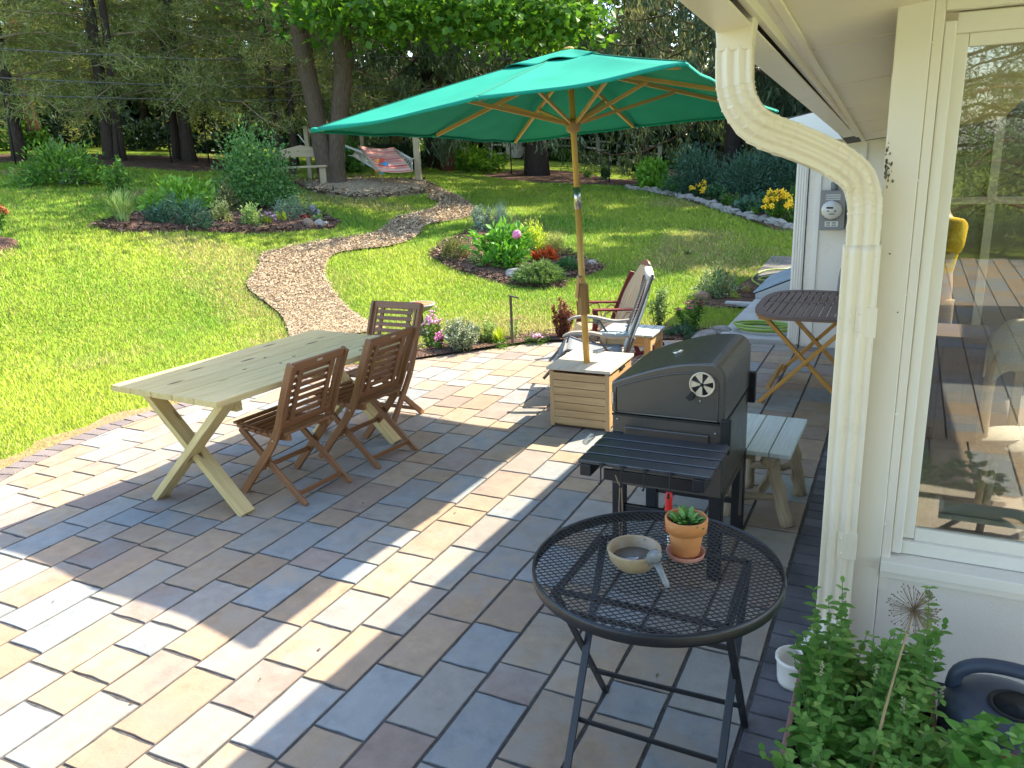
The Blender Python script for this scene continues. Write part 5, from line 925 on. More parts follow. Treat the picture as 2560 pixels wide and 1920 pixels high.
def plant(name, label, px, py, w, h, kind, mat, n=900, leaf=(.05, .03), cat='plant', group=None, flowers=None, stems=True, depth=None, pos=None):
    p = on(px, py) if pos is None else np.array(pos, float); k = mscale(p); W, H = w * k / 2, h * k; D = W if depth is None else depth
    r = thing(name, label, cat, (p[0], p[1], p[2] - .03), rng.uniform(0, 6.28) if depth is None else 0, group); sm = MB(); l, wd = leaf
    if kind == 'mound':       # dense rounded shrub
        W, D, H = W * 1.12, D * 1.12, H * 1.08
        cl = rdir(max(10, n // 26)); cl[:, 2] = np.abs(cl[:, 2]) * 1.1 - .12; rad = rng.uniform(.55, .98, len(cl))[:, None]; cl = cl * rad * (1 + .16 * rng.normal(size=(len(cl), 1)) * .6)
        i = rng.integers(0, len(cl), n); q = cl[i] + rng.normal(size=(n, 3)) * .15; q[:, 2] = np.abs(q[:, 2]); d = unit(q + rng.normal(size=(n, 3)) * .55 + [0, 0, .3]); q = q * [W, D, H * .92] + [0, 0, H * .04]
        leaves_obj('foliage', mat, r, q, d, rdir(n, 1.2), l * rng.uniform(.6, 1.25, n), wd * rng.uniform(.7, 1.2, n))
        for c in cl[:14]: sm.tube([(0, 0, 0), c * [W * .4, D * .4, H * .4], c * [W, D, H] * .9], [.012 * H + .003, .008 * H + .002, .002], 5)
        tops = q[np.argsort(-(q[:, 2] + rng.normal(size=n) * H * .12))]
    elif kind == 'upright':   # many leafy stems
        ns = max(6, n // 40); per = n // ns; Q, Dd = [], []; tops = []
        for s in range(ns):
            a = rng.uniform(0, 6.28); f = math.sqrt(rng.random()); e = np.array([math.cos(a) * W * f, math.sin(a) * D * f, H * rng.uniform(.62, 1.0) * (1 - .35 * f * f)]); b = e * [.35, .35, 0]; P = np.array([b * (1 - t) + e * t + np.array([0, 0, H * .06 * math.sin(t * 3.1)]) for t in np.linspace(0, 1, 6)]); sm.tube(P, np.linspace(.0035 + .004 * H, .002, 6), 4); tops.append(P[-1])
            t = rng.uniform(.15, 1.02, per); c = np.stack([np.interp(t * 5, range(6), P[:, j]) for j in range(3)], 1); dd = rdir(per, .35); Q.append(c); Dd.append(dd)
        Q = np.concatenate(Q); Dd = np.concatenate(Dd); m_ = len(Q); leaves_obj('foliage', mat, r, Q, Dd, rdir(m_, 1.5), l * rng.uniform(.6, 1.2, m_), wd * rng.uniform(.7, 1.2, m_)); tops = np.array(tops)
    elif kind == 'blades':    # grassy or strap leaves: arching strips
        V, F, R = [], [], []; tops = []
        for s in range(n):
            a = rng.uniform(0, 6.28); f = rng.random(); b = np.array([math.cos(a), math.sin(a), 0]) * W * .35 * rng.random(); out = np.array([math.cos(a) * W, math.sin(a) * D, 0]) * f; hh = H * rng.uniform(.6, 1.05); sd = np.array([-math.sin(a), math.cos(a), 0]) * wd / 2; o0 = len(V)
            for i, t in enumerate((0, .35, .7, 1)):
                c = b + out * t ** 2 + np.array([0, 0, hh * (t - .32 * f * t ** 3)]); ww = sd * (1, .9, .6, .08)[i]; V += [c - ww, c + ww]
            tops.append(c)
            for i in range(3): F.append((o0 + 2*i, o0 + 2*i + 1, o0 + 2*i + 3, o0 + 2*i + 2)); R.append(rng.random())
        npmesh('foliage', V, F, mat, r, rnd=R); tops = np.array(tops); stems = False
    elif kind == 'juniper':   # low spreading feathery sprays
        ns = n // 22; V0, D0 = [], []
        for s in range(ns):
            a = rng.uniform(0, 6.28); f = math.sqrt(rng.random()); e = np.array([math.cos(a) * W * f, math.sin(a) * D * f, H * (1.0 - .75 * f ** 2) * rng.uniform(.55, 1)]); o_ = unit(np.array([math.cos(a), math.sin(a), .35])); L = H * rng.uniform(.35, .6); t = rng.random(22); c = e + (t[:, None] - .6) * L * o_; V0.append(c); D0.append(unit(o_ + rng.normal(size=(22, 3)) * .5 + [0, 0, .2]))
        Q = np.concatenate(V0); Dd = np.concatenate(D0); m_ = len(Q); leaves_obj('foliage', mat, r, Q, Dd, rdir(m_, 1), l * rng.uniform(.6, 1.2, m_), wd); tops = Q
        for i in range(8): a = i * .785; sm.tube([(0, 0, .02), (math.cos(a) * W * .5, math.sin(a) * D * .5, H * .4), (math.cos(a) * W * .85, math.sin(a) * D * .85, H * .3)], [.012, .008, .003], 5)
    if stems and sm.v: sm.build('stems', M_twig if mat in (L_burg, L_dark, L_rhodo, L_junip) else M_stem, r)
    if flowers:
        fm, cnt, fr, style = flowers; fb = MB(); T = tops[:cnt] if kind in ('mound', 'juniper') else tops[rng.integers(0, len(tops), cnt)]
        for c in T:
            c = c + [0, 0, fr * .4]
            if style == 'cluster':
                for j in range(9): fb.ball(c + rng.normal(size=3) * fr * .5, fr * rng.uniform(.25, .4), 3)
            elif style == 'daisy':
                for j in range(9): a = j * .7; d = np.array([math.cos(a), math.sin(a), -.15]); s_ = np.array([-math.sin(a), math.cos(a), 0]) * fr * .28; fb.add([c, c + d * fr * .6 + s_, c + d * fr, c + d * fr * .6 - s_], [(0, 1, 2, 3)])
            else: fb.ball(c, (fr, fr, fr * .85), 6, .06)
        fb.build('flowers', fm, r)
        if style == 'daisy':
            cb = MB(); 
            for c in T: cb.ball(c + [0, 0, fr * .45], fr * .3, 4)
            cb.build('flower_centers', M_twig, r)
    return r
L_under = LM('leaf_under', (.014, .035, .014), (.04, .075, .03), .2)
M_rock = m_basic('field_stone', (.27, .25, .225), .9, .25, 5, .6, 30); M_rock2 = m_basic('brown_stone', (.26, .18, .115), .9, .25, 5, .6, 30); M_rockw = m_basic('pale_stone', (.29, .27, .235), .9, .2, 6, .6, 30)
def rock(label, px, py, w, h, mat=M_rock, group=None, seed=1, pos=None):
    p = on(px, py) if pos is None else pos; k = mscale(p); m = MB(); m.ball((0, 0, h * k * .38), (w * k / 2, w * k * .4, h * k * .62), 9, .16, smooth=False, seed=seed, flatb=-.6); o = m.build('rock', mat); o.location = p; o.rotation_euler = (0, 0, seed * 1.3); return tag(o, label, 'rock', group)
# -- long bed on the left
plant('iris_clump', 'clump of upright sword shaped leaves at the left end of the long bed', 266, 481, 74, 84, 'blades', L_pale, 230, (.5, .034))
plant('tall_perennial', 'tall leafy green perennial behind the sword leaved clump', 262, 445, 62, 112, 'upright', L_mid, 1300, (.09, .035))
plant('tree_peony', 'broad yellow green shrub with large lobed leaves in the long bed', 390, 456, 118, 66, 'mound', L_bright, 620, (.20, .08))
for i, (x, y, w, h, t_) in enumerate([(343, 483, 44, 40, 'small dark green clump beside the sword leaved plant'), (382, 484, 72, 62, 'large dark green feathery clump below the lobed shrub'), (424, 492, 58, 62, 'dark green clump at the front edge, right of the larger one')]): plant('fine_leaf_clump', t_, x, y, w, h, 'mound', L_blue, 1000, (.09, .022), group='dark fine leaved clumps in the long bed')
plant('rhododendron', 'olive brown leaved rhododendron behind the cream variegated shrub', 488, 460, 58, 54, 'mound', L_rhodo, 650, (.10, .035), 'shrub')
plant('variegated_shrub', 'small round cream edged shrub in the long bed', 479, 482, 48, 44, 'mound', L_varieg, 900, (.055, .03), 'shrub')
plant('light_green_mound', 'small light green leafy mound left of the chives', 547, 488, 46, 40, 'mound', L_pale, 750, (.07, .035))
plant('chives', 'tuft of chives with dried mauve flower heads', 580, 488, 34, 34, 'blades', L_yel, 130, (.3, .012), flowers=(F_purp, 26, .028, 'ball'))
plant('viburnum', 'tall pale topped leafy bush, the largest shrub of the long bed', 556, 446, 142, 160, 'mound', LM('leaf_viburnum', (.063, .182, .049), (.210, .378, .126), .4), 5200, (.085, .055), 'shrub')
plant('viburnum_shoots', 'loose pale shoots standing up out of the tall bush', 545, 440, 100, 168, 'upright', LM('leaf_shoot', (.196, .364, .140), (.392, .560, .252), .45), 700, (.085, .055), 'shrub')
plant('silver_artemisia', 'grey green feathery artemisia at the foot of the tall bush', 630, 473, 78, 50, 'mound', LM('leaf_artemisia', (.112, .210, .140), (.280, .392, .280), .25), 1700, (.06, .012))
plant('small_sedum', 'tiny yellow green tuft between chives and grey artemisia', 609, 482, 22, 26, 'mound', L_yel, 260, (.05, .025)); plant('red_leaf_plant', 'low crimson leaved plant among the stones', 659, 478, 24, 13, 'mound', L_crim, 260, (.07, .04)); plant('heuchera', 'pale green ruffled plant beside the crimson one', 683, 478, 28, 14, 'mound', L_pale, 200, (.08, .06))
rock('rounded brown stone in front of the crimson plant', 665, 489, 28, 17, M_rock2, seed=2); rock('grey stone right of the brown stone', 690, 489, 25, 14, seed=3); rock('small grey stone at the tip of the long bed', 704, 487, 14, 10, seed=4); rock('grey stone behind the crimson plant', 684, 464, 24, 12, seed=5); rock('upper small grey stone behind the others', 676, 456, 17, 13, seed=6)
plant('shade_shrub', 'wide shrub in deep shade at the far left of the lawn', 140, 395, 155, 76, 'mound', L_mid, 2600, (.13, .05), 'shrub'); plant('shade_shrub', 'lower pale leaved shrub at the right foot of the wide shaded shrub', 172, 396, 55, 34, 'mound', L_silver, 420, (.10, .04), 'shrub')
plant('rust_flowers', 'rusty orange flowering plant cut by the left picture edge', -6, 505, 44, 82, 'upright', L_mid, 420, (.10, .03), flowers=(m_basic('rust_petal', (.42, .13, .03), .7), 24, .05, 'cluster')); plant('tall_weeds', 'thin pale stalks rising behind the shaded shrub', 140, 345, 70, 60, 'upright', L_silver, 160, (.14, .05))
# -- island bed
plant('boxwood', 'round variegated box shrub at the left of the island bed', 985, 557, 60, 46, 'mound', LM('leaf_box', (.09, .12, .03), (.33, .32, .12), .2), 1600, (.045, .022), 'shrub'); plant('small_spirea', 'little yellowish shrub beside the box shrub', 1027, 572, 40, 24, 'mound', L_varieg, 420, (.05, .025), 'shrub')
pn = plant('dahlia', 'lush bright green dahlia with one big pink bloom', 1085, 574, 108, 88, 'mound', LM('leaf_dahlia', (.070, .238, .028), (.182, .420, .063), .35), 1050, (.135, .075)); pp = on(1085, 574); kk = mscale(pp)
bl_ = MB(); fpos = PY(1116, 507, pp[1] - .25) - np.array(pn.location); 
for i in range(60): d = rdir(1, .3)[0]; q = fpos + d * .045; bl_.ball(q, .032, 4)
o = bl_.build('bloom', F_pink, None); o.location = pn.location; tag(o, 'round pink dahlia bloom', None); pn.rotation_euler = (0, 0, 0); o.parent = pn; o.location = (0, 0, 0)
plant('lambs_ear', 'silvery white leaved plant at the back of the island bed', 1043, 502, 52, 70, 'upright', L_silver, 1500, (.07, .022)); plant('russian_sage', 'wispy grey green plumes behind the dahlia', 1082, 500, 60, 74, 'blades', L_silver, 260, (.6, .010)); plant('fountain_grass', 'arching pale ornamental grass behind the pink bloom', 1122, 510, 62, 40, 'blades', L_pale, 160, (.5, .010)); plant('twiggy_stems', 'two thin bare seed stems above the yellow green bush', 1150, 500, 22, 62, 'blades', L_straw, 10, (.6, .012))
plant('yellow_green_bush', 'yellow green bush right of the dahlia', 1155, 543, 62, 58, 'mound', L_yel, 1300, (.07, .025), 'shrub'); plant('feather_grass', 'soft straw coloured plant behind the coral leaves', 1201, 552, 48, 40, 'mound', LM('leaf_feather', (.27, .28, .09), (.45, .42, .18), .35), 1500, (.07, .008)); plant('coral_bells', 'coral red leaved plant in the island bed', 1176, 568, 56, 32, 'mound', L_red, 300, (.10, .065))
plant('spreading_juniper', 'large pale green spreading juniper at the front of the island bed', 1164, 609, 100, 50, 'juniper', L_junip, 5200, (.075, .011), 'shrub'); plant('spreading_juniper', 'smaller dark green juniper behind the umbrella pole', 1226, 584, 58, 34, 'juniper', LM('leaf_dkjuniper', (.042, .154, .049), (.112, .280, .098), .2), 1700, (.06, .010), 'shrub'); plant('bronze_mound', 'little bronze green mound behind the dark juniper', 1237, 556, 30, 24, 'mound', L_rhodo, 360, (.04, .015))
rock('flat pale boulder left of the big juniper', 1111, 599, 40, 20, M_rockw, seed=7); rock('flat pale stone on bare soil right of the umbrella pole', 1277, 573, 22, 12, M_rockw, seed=8); rock('small pale stone at the right end of the big juniper', 1212, 596, 18, 10, M_rockw, seed=9)
# -- bed along the patio curb
plant('phlox', 'tall pink phlox between the folding chairs and the curb', 932, 752, 50, 86, 'upright', L_mid, 420, (.055, .016), flowers=(F_ltpink, 16, .035, 'cluster')); plant('phlox', 'low pink phlox in front of the white leaved shrub', 948, 757, 26, 46, 'upright', L_mid, 140, (.05, .016), flowers=(F_pink, 9, .034, 'cluster'))
plant('white_leaf_shrub', 'round shrub with silvery white leaves by the patio curb', 998, 757, 84, 84, 'upright', LM('leaf_caryo', (.13, .19, .10), (.48, .52, .40), .2), 2800, (.042, .017), 'shrub'); plant('lavender', 'pale spiky plant right of the silvery shrub', 1050, 742, 44, 70, 'upright', L_pale, 700, (.055, .010)); plant('lily_leaves', 'yellow green strap leaves left of the stake light', 1078, 742, 52, 46, 'blades', L_yel, 140, (.3, .016)); plant('weedy_stems', 'thin leafy stems with a dry flower behind the stake light', 1110, 733, 40, 62, 'upright', L_pale, 180, (.045, .010), flowers=(m_basic('dry_petal', (.55, .33, .22), .8), 5, .022, 'cluster'))
plant('low_groundcover', 'low green filler plants at the foot of the stake light', 1075, 743, 100, 14, 'mound', L_mid, 700, (.035, .018)); plant('dianthus', 'small pink flowering mound on the patio edge', 1160, 741, 52, 22, 'mound', L_mid, 800, (.03, .01), flowers=(F_ltpink, 26, .015, 'ball')); plant('ninebark', 'slender burgundy leaved shrub beside the rocking chair', 1216, 731, 52, 100, 'upright', L_burg, 1300, (.04, .022), 'shrub')
plant('asiatic_lily', 'tall pale lily stalks behind the recliner', 1420, 706, 54, 112, 'upright', LM('leaf_lily', (.13, .24, .08), (.34, .44, .22), .35), 420, (.085, .018)); plant('coneflower', 'leafy coneflowers with rose heads right of the side table', 1488, 719, 62, 92, 'upright', L_mid, 300, (.09, .022), flowers=(F_rose, 9, .045, 'daisy')); plant('low_hosta', 'low blue green leaves beside the side table', 1470, 725, 66, 20, 'mound', L_blue, 200, (.10, .05))
plant('white_tipped_shrub', 'white tipped leafy shrub on the small corner bed', 1546, 640, 84, 64, 'mound', LM('leaf_whitetip', (.06, .15, .05), (.44, .50, .33), .3), 1000, (.075, .02), 'shrub'); plant('airy_grass', 'airy yellow grass blades above the white tipped shrub', 1566, 636, 60, 76, 'blades', L_straw, 90, (.5, .006)); plant('yellow_tuft', 'small yellow green tuft at the foot of the white tipped shrub', 1585, 648, 26, 26, 'upright', L_yel, 120, (.05, .02)); plant('dry_wisps', 'dry wispy stems at the right of the small corner bed', 1612, 634, 54, 34, 'blades', L_straw, 60, (.3, .006))
rock('tan boulder left of the white tipped shrub', 1521, 648, 34, 20, M_rock2, seed=10); rock('long grey edging stone beside the coneflowers', 1520, 728, 70, 14, M_rock, seed=11); rock('rounded grey edging stone near the concrete landing', 1556, 722, 46, 17, M_rock, seed=12)
p = on(1614, 661); m = MB(); m.box((0, 0, .02), (.55, .10, .06)); o = m.build('edging_block', M_conc, None, .01); o.location = p; tag(o, 'pale concrete edging strip beside the corner bed', 'edging')
# -- shaded border on the right with its row of stones
plant('hydrangea', 'bright green leafy shrub at the left end of the shaded border', 1412, 408, 68, 56, 'mound', L_bright, 1100, (.16, .09), 'shrub')
for x, y, w, h, t_ in [(1500, 420, 104, 92, 'left one of three dark dome shrubs in the border'), (1606, 425, 106, 84, 'middle dark dome shrub, lowest of the three'), (1685, 420, 110, 104, 'dark dome shrub nearest the house corner')]: plant('dome_shrub', t_, x, y, w, h, 'mound', L_blue, 5200, (.12, .032), 'shrub', group='dark dome shrubs in the border')
plant('rudbeckia', 'big clump of yellow black eyed daisies by the house corner', 1676, 480, 62, 72, 'upright', L_mid, 1100, (.11, .035), flowers=(F_yel, 95, .055, 'cluster')); plant('rudbeckia', 'smaller yellow daisies in front of the left dark dome shrub', 1512, 428, 42, 36, 'upright', L_dark, 500, (.11, .035), flowers=(F_yel, 34, .055, 'cluster')); plant('hosta', 'broad blue green hosta left of the yellow daisies', 1622, 458, 54, 38, 'mound', L_blue, 240, (.24, .15)); plant('daylily', 'arching strap leaves in front of the hosta', 1627, 468, 40, 28, 'blades', L_mid, 70, (.4, .03)); plant('pale_coneflower', 'pale mauve coneflowers left of the hosta', 1578, 446, 46, 38, 'upright', L_mid, 500, (.10, .03), flowers=(F_purp, 18, .05, 'daisy')); plant('corner_grass', 'tall grassy plant behind the yellow daisies', 1712, 455, 40, 66, 'blades', L_mid, 120, (.8, .03)); plant('edge_shrublet', 'small green shrub right of the yellow daisies', 1715, 482, 26, 32, 'mound', L_mid, 420, (.08, .04)); plant('leafy_filler', 'low dark leafy filler along the border stones', 1470, 420, 60, 28, 'mound', L_mid, 700, (.12, .06)); plant('leafy_filler', 'dark leafy filler between pale coneflowers and dome shrub', 1550, 436, 44, 34, 'mound', L_dark, 600, (.12, .06))
SL = GP([(1357,405),(1366,409),(1400,413),(1450,423),(1500,434),(1560,454),(1620,472),(1680,487),(1722,499)]); SL = spline(SL, 400); sg = np.r_[0, np.cumsum(np.linalg.norm(np.diff(SL, axis=0), axis=1))]; u = .1; i = 0
protos = []
for q in range(5): m = MB(); m.ball((0, 0, .05), (.13, .10, .085), 6, .20, smooth=False, seed=20 + q, flatb=-.5); protos.append(m)
pm = None; meshes = []
while u < sg[-1] - .05:
    x, y = np.interp(u, sg, SL[:, 0]), np.interp(u, sg, SL[:, 1]); y += rng.normal() * .05
    if i < 5: o = protos[i].build('border_stone', M_rockw); meshes.append(o)
    else: o = meshes[rng.integers(0, 5)].copy(); COL.objects.link(o)
    s = rng.uniform(.6, 1.15); o.location = (x, y, hz(x, y) - .01); o.rotation_euler = (0, 0, rng.uniform(0, 6)); o.scale = (s, s, s * rng.uniform(.8, 1.2)); tag(o, 'pale rounded stone in the row edging the shaded border', 'stone', 'stones edging the shaded border'); u += .17 * s + .03; i += 1
# -- seats, hammock, pinwheel, fence
W_log = m_wood('weathered_bench_wood', (.33, .25, .15), (.46, .36, .22), .75)
bp = on(652, 400); gb = thing('garden_bench', 'plain wooden bench with arched back before the twin trunk tree', 'bench', bp, .42)
m = MB(); m.prism([(-.72, .62), (-.72, .82), (-.45, .88), (0, .97), (.45, .88), (.72, .82), (.72, .60), (.4, .66), (0, .69), (-.4, .66)], .20, .25, (0, 2, 1)); m.build('backrest', W_log, gb, .008)
m = MB(); m.box((0, 0, .44), (1.45, .42, .055)); m.build('seat', W_log, gb, .008)
for s in (-1, 1): m = MB(); m.box((s * .6, .02, .21), (.16, .34, .42)); m.box((s * .6, .20, .60), (.12, .05, .4)); m.build('leg', W_log, gb, .008)
W_post = m_wood('grey_post', (.34, .27, .17), (.47, .39, .26), .8); hpA, hpB = on(905, 393), on(787, 362)
posts = []
for (px, py, h, t_, w_) in [(905, 393, 1.65, 'thick square wooden post at the right end of the hammock', .15), (787, 360, 1.45, 'slim wooden post behind the hammock, partly under the umbrella edge', .11), (672, 385, 1.32, 'slim wooden post left of the twin trunk tree', .11)]:
    q = on(px, py); r_ = thing('wooden_post', t_, 'post', q, .3, 'wooden posts round the hammock'); m = MB(); m.box((0, 0, h / 2), (w_, w_, h)); m.build('post', W_post, r_, .006); posts.append(r_)
    if px == 672: m = MB(); m.bar((0, 0, 1.25), (.75, .1, .75), .07, .07); m.build('brace', W_post, r_)
q = on(672, 385); gcl = plant('green_hammock', 'bit of green fabric hanging left of the twin trunk tree', 690, 386, 30, 12, 'mound', m_leaf('green_fabric', (.02, .18, .09), (.03, .22, .11), .2), 1, (.01, .01), 'hammock', stems=False)
for ch in list(gcl.children): bpy.data.objects.remove(ch)
gcl.rotation_euler = (0, 0, 0); m = MB(); m.grid(np.array([[(u * .8, v * .25 + .4, 1.0 - .28 * (1 - u * u) - .1 * v) for u in np.linspace(-.75, .75, 10)] for v in (-1, -.3, .3, 1)])); m.build('bed', M_canvas, gcl)
m = MB(); m.tube([(-.6, .4, .85), (-.9, .4, 1.2)], .012, 6); m.tube([(.6, .4, .85), (1.9, .6, .35)], .03, 6); m.each('rope', F_wht, gcl)
def PR(px, py, rr):
    d = ray(px, py); h = math.hypot(d[0], d[1]); return np.array([d[0] / h * rr, d[1] / h * rr, CAMZ + d[2] / h * rr])
hA, hB, hC, hD = PR(775, 316, 21.6), PR(850, 320, 21.9), PR(891, 370, 20.9), PR(818, 370, 20.6)
hc = (hA + hB + hC + hD) / 4; hm = thing('hammock', 'striped red and white fabric hammock slung between posts', 'hammock', (hc[0], hc[1], hz(hc[0], hc[1])))
t = NT('striped_fabric'); v = t.n('ShaderNodeAttribute', attribute_name='gc').outputs['Vector']; sx_ = t.n('ShaderNodeSeparateXYZ', {'Vector': v}).outputs[1]
w1 = t.n('ShaderNodeTexNoise', {'Vector': t.n('ShaderNodeCombineXYZ', {'X': sx_}).outputs[0], 'Scale': 14.0, 'Detail': 1}).outputs['Fac']; c = t.ramp(w1, [(.36, (.46, .06, .05)), (.45, (.58, .20, .15)), (.50, (.65, .48, .38)), (.54, (.50, .08, .07)), (.66, (.70, .40, .34))]); M_strip = t.done(t.princ(col=c, rough=.9))
n_ = 14; P = np.zeros((n_, n_, 3)); g_ = []
for i in range(n_):
    for j in range(n_):
        u, w_ = i / (n_-1), j / (n_-1); P[i, j] = lerp(lerp(hA, hB, u), lerp(hD, hC, u), w_) - np.array(hm.location) + np.array([0, 0, -.04 * math.sin(u * math.pi)]); g_.append((u, w_, 0))
m = MB(); m.grid(P, gc=g_); o = m.build('bed', M_strip, hm); md = o.modifiers.new('t', 'SOLIDIFY'); md.thickness = .015
m = MB(); m.tube([P[0, 0], P[0, -1]], .025, 8); m.tube([P[-1, 0], P[-1, -1]], .025, 8); m.build('spreader_bar', W_log, hm)
kR = PR(897, 332 + 10, 21.9) - np.array(hm.location); kL = PR(752, 335, 22.3) - np.array(hm.location); m = MB()
for j in range(n_): m.tube([P[-1, j], lerp(P[-1, n_ // 2], kR, .75)], .006, 4); m.tube([P[0, j], lerp(P[0, n_ // 2], kL, .8)], .006, 4)
m.tube([lerp(P[-1, n_ // 2], kR, .75), kR], .012, 5); m.tube([lerp(P[0, n_ // 2], kL, .8), kL], .012, 5); m.build('ropes', F_wht, hm)
pwp = on(827, 404); pw = thing('pinwheel', 'rainbow pinwheel on a thin stick in the mulch ring', 'pinwheel', pwp); k_ = mscale(pwp); m = MB(); m.tube([(0, 0, 0), (0, 0, 44 * k_)], .010, 6); m.build('stick', W_log, pw)
for i, c_ in enumerate([(.05, .30, .6), (.6, .05, .04), (.7, .25, .02), (.7, .5, .05), (.75, .18, .02), (.08, .4, .5), (.7, .35, .03)]):
    a = i * 2 * math.pi / 7; e = np.array([math.cos(a) * .89, math.cos(a) * .43, math.sin(a)]); s_ = np.array([-math.sin(a) * .89, -math.sin(a) * .43, math.cos(a)]); f_ = np.array([.43, -.9, 0]); m = MB(); R_ = .20; c0 = np.array([.02, -.04, 44 * k_]); m.add([c0 + f_ * .02, c0 + e * R_ + f_ * .01, c0 + e * R_ * .9 + s_ * R_ * .5 + f_ * .02, c0 + s_ * R_ * .35 + f_ * .06], [(0, 1, 2, 3)]); o = m.build('vane', m_basic('vane_colour_%d' % i, c_, .4, .05), pw); md = o.modifiers.new('t', 'SOLIDIFY'); md.thickness = .004
# split rail fence
W_rail = m_wood('pale_split_rail', (.60, .54, .46), (.76, .70, .62), .85); FP = [(1060, 346, 40), (1133, 344, 41), (1194, 350, 41), (1244, 353.5, 41), (1292, 357, 41), (1336, 361, 41), (1379, 366, 41), (1425, 372, 40.5)]
fq = []
for px, py, rr in FP: q = PR(px, py, rr); fq.append(np.array([q[0], q[1], hz(q[0], q[1]) - .05]))
fn = thing('rail_fence', 'weathered three rail wooden fence beyond the lawn', 'fence', fq[0])
for i, q in enumerate(fq):
    d = q - fq[0]; m = MB(); m.box(d + np.array([0, 0, .62]), (.17, .17, 1.3)); m.build('post', W_rail, fn, .02)
    if i < len(fq) - 1:
        e = fq[i+1] - fq[0]
        for z in (.35, .72, 1.08): m = MB(); m.tube([d + np.array([0, 0, z + rng.normal() * .03]), e + np.array([0, 0, z + rng.normal() * .03])], .055, 6, flat=.8); m.build('rail', W_rail, fn)
a_, b_ = PR(1096, 343, 40.2), PR(1133, 344, 40.8); pg = thing('picket_gate', 'short picket section at the left end of the rail fence', 'gate', (a_[0], a_[1], hz(a_[0], a_[1]))); m = MB()
for t_ in np.linspace(0, 1, 9): q = lerp(a_, b_, t_) - a_; m.box((q[0], q[1], .62), (.10, .05, 1.15))
m.build('pickets', W_rail, pg); m = MB(); q = b_ - a_; m.bar((0, 0, .4), (q[0], q[1], .4), .05, .09); m.bar((0, 0, .95), (q[0], q[1], .95), .05, .09); m.build('rails', W_rail, pg)
for px, py, ptop, t_ in [(1105, 377, 300, 'thin black pole between the spruces'), (1316, 397, 330, 'thin black pole beside the sapling by the fence')]:
    q = on(px, py); k_ = mscale(q); m = MB(); m.tube([(0, 0, 0), (0, 0, (py - ptop) * k_)], .022, 8); o = m.build('metal_pole', M_dblk); o.location = q; tag(o, t_, 'pole')
plant('sapling', 'small dark sapling on the far lawn near the fence', 1306, 390, 22, 36, 'upright', L_dark, 260, (.13, .06), 'tree'); plant('sapling', 'tiny green sapling right of the umbrella pole on the far lawn', 1270, 385, 16, 22, 'upright', L_mid, 90, (.12, .05), 'tree')
# wire mesh fence on the left with dark stakes
for i, (px, py) in enumerate([(38, 372), (262, 352), (372, 360), (455, 372)]):
    q = PR(px, py, 24.5 + i * .2); q[2] = hz(q[0], q[1]); m = MB(); m.tube([(0, 0, 0), (rng.normal() * .05, 0, 2.1)], .022, 6); o = m.build('fence_stake', M_dblk); o.location = q; tag(o, 'thin dark stake of the wire fence among the pines', 'stake', 'wire fence stakes among the pines')
# overhead wires
for y0, y1, y2, t_ in [(105, 128, 122, 'uppermost thin utility wire crossing in front of the trees'), (168, 186, 190, 'middle thin utility wire crossing in front of the trees'), (203, 216, 216, 'lowest thin utility wire crossing in front of the trees')]:
    m = MB(); m.tube(spline([PR(-300, y0 - 30, 24), PR(0, y0, 23), PR(450, y1, 23), PR(800, y2, 24), PR(1300, y2 + 8, 27)], 40), .013, 5); tag(m.build('utility_wire', m_basic('wire_grey', (.10, .10, .10))), t_, 'wire')
q = on(1485, 546); plant('dead_leaf_clump', 'small brown leaf litter on the sunny lawn', 1487, 547, 9, 4, 'mound', L_rhodo, 12, (.08, .05), 'leaf', stems=False)
# ================================================================ TREES
def bark(name, c, sc=5):
    t = NT(name); v = t.coord('gc', (1.2, 9, 9)); f = t.noise(v, sc, 6, .7)
    col = t.ramp(f, [(.3, sc3(c, .55)), (.55, c), (.75, sc3(c, 1.35))]); return t.done(t.princ(col=col, rough=.95, spec=.1, normal=t.bump(f, .9, .05)))
B_maple = bark('maple_bark', (.135, .098, .07)); B_pine = bark('pine_bark', (.085, .065, .055)); B_red = bark('red_bark', (.20, .085, .05)); B_spruce = bark('spruce_bark', (.075, .062, .06))
N_pine = LM('pine_needles', (.10, .155, .055), (.35, .40, .16), .5, .6, (.47, .42, .22)); N_spruce = LM('spruce_needles', (.045, .095, .05), (.16, .21, .11), .25, .6); N_spruce2 = LM('grey_spruce_needles', (.12, .15, .09), (.32, .34, .22), .35, .6, (.40, .37, .25)); L_maple = LM('maple_leaf', (.045, .14, .018), (.14, .29, .034), .5, .45, (.25, .42, .07)); L_wood = LM('woodland_leaf', (.055, .095, .035), (.17, .22, .065), .45, .7, (.36, .37, .13))
def cyl_noise(P, r, nz): return np.asarray(r) * (1 + nz * np.sin(np.arange(len(P)) * 1.7 + rng.uniform(0, 6)))
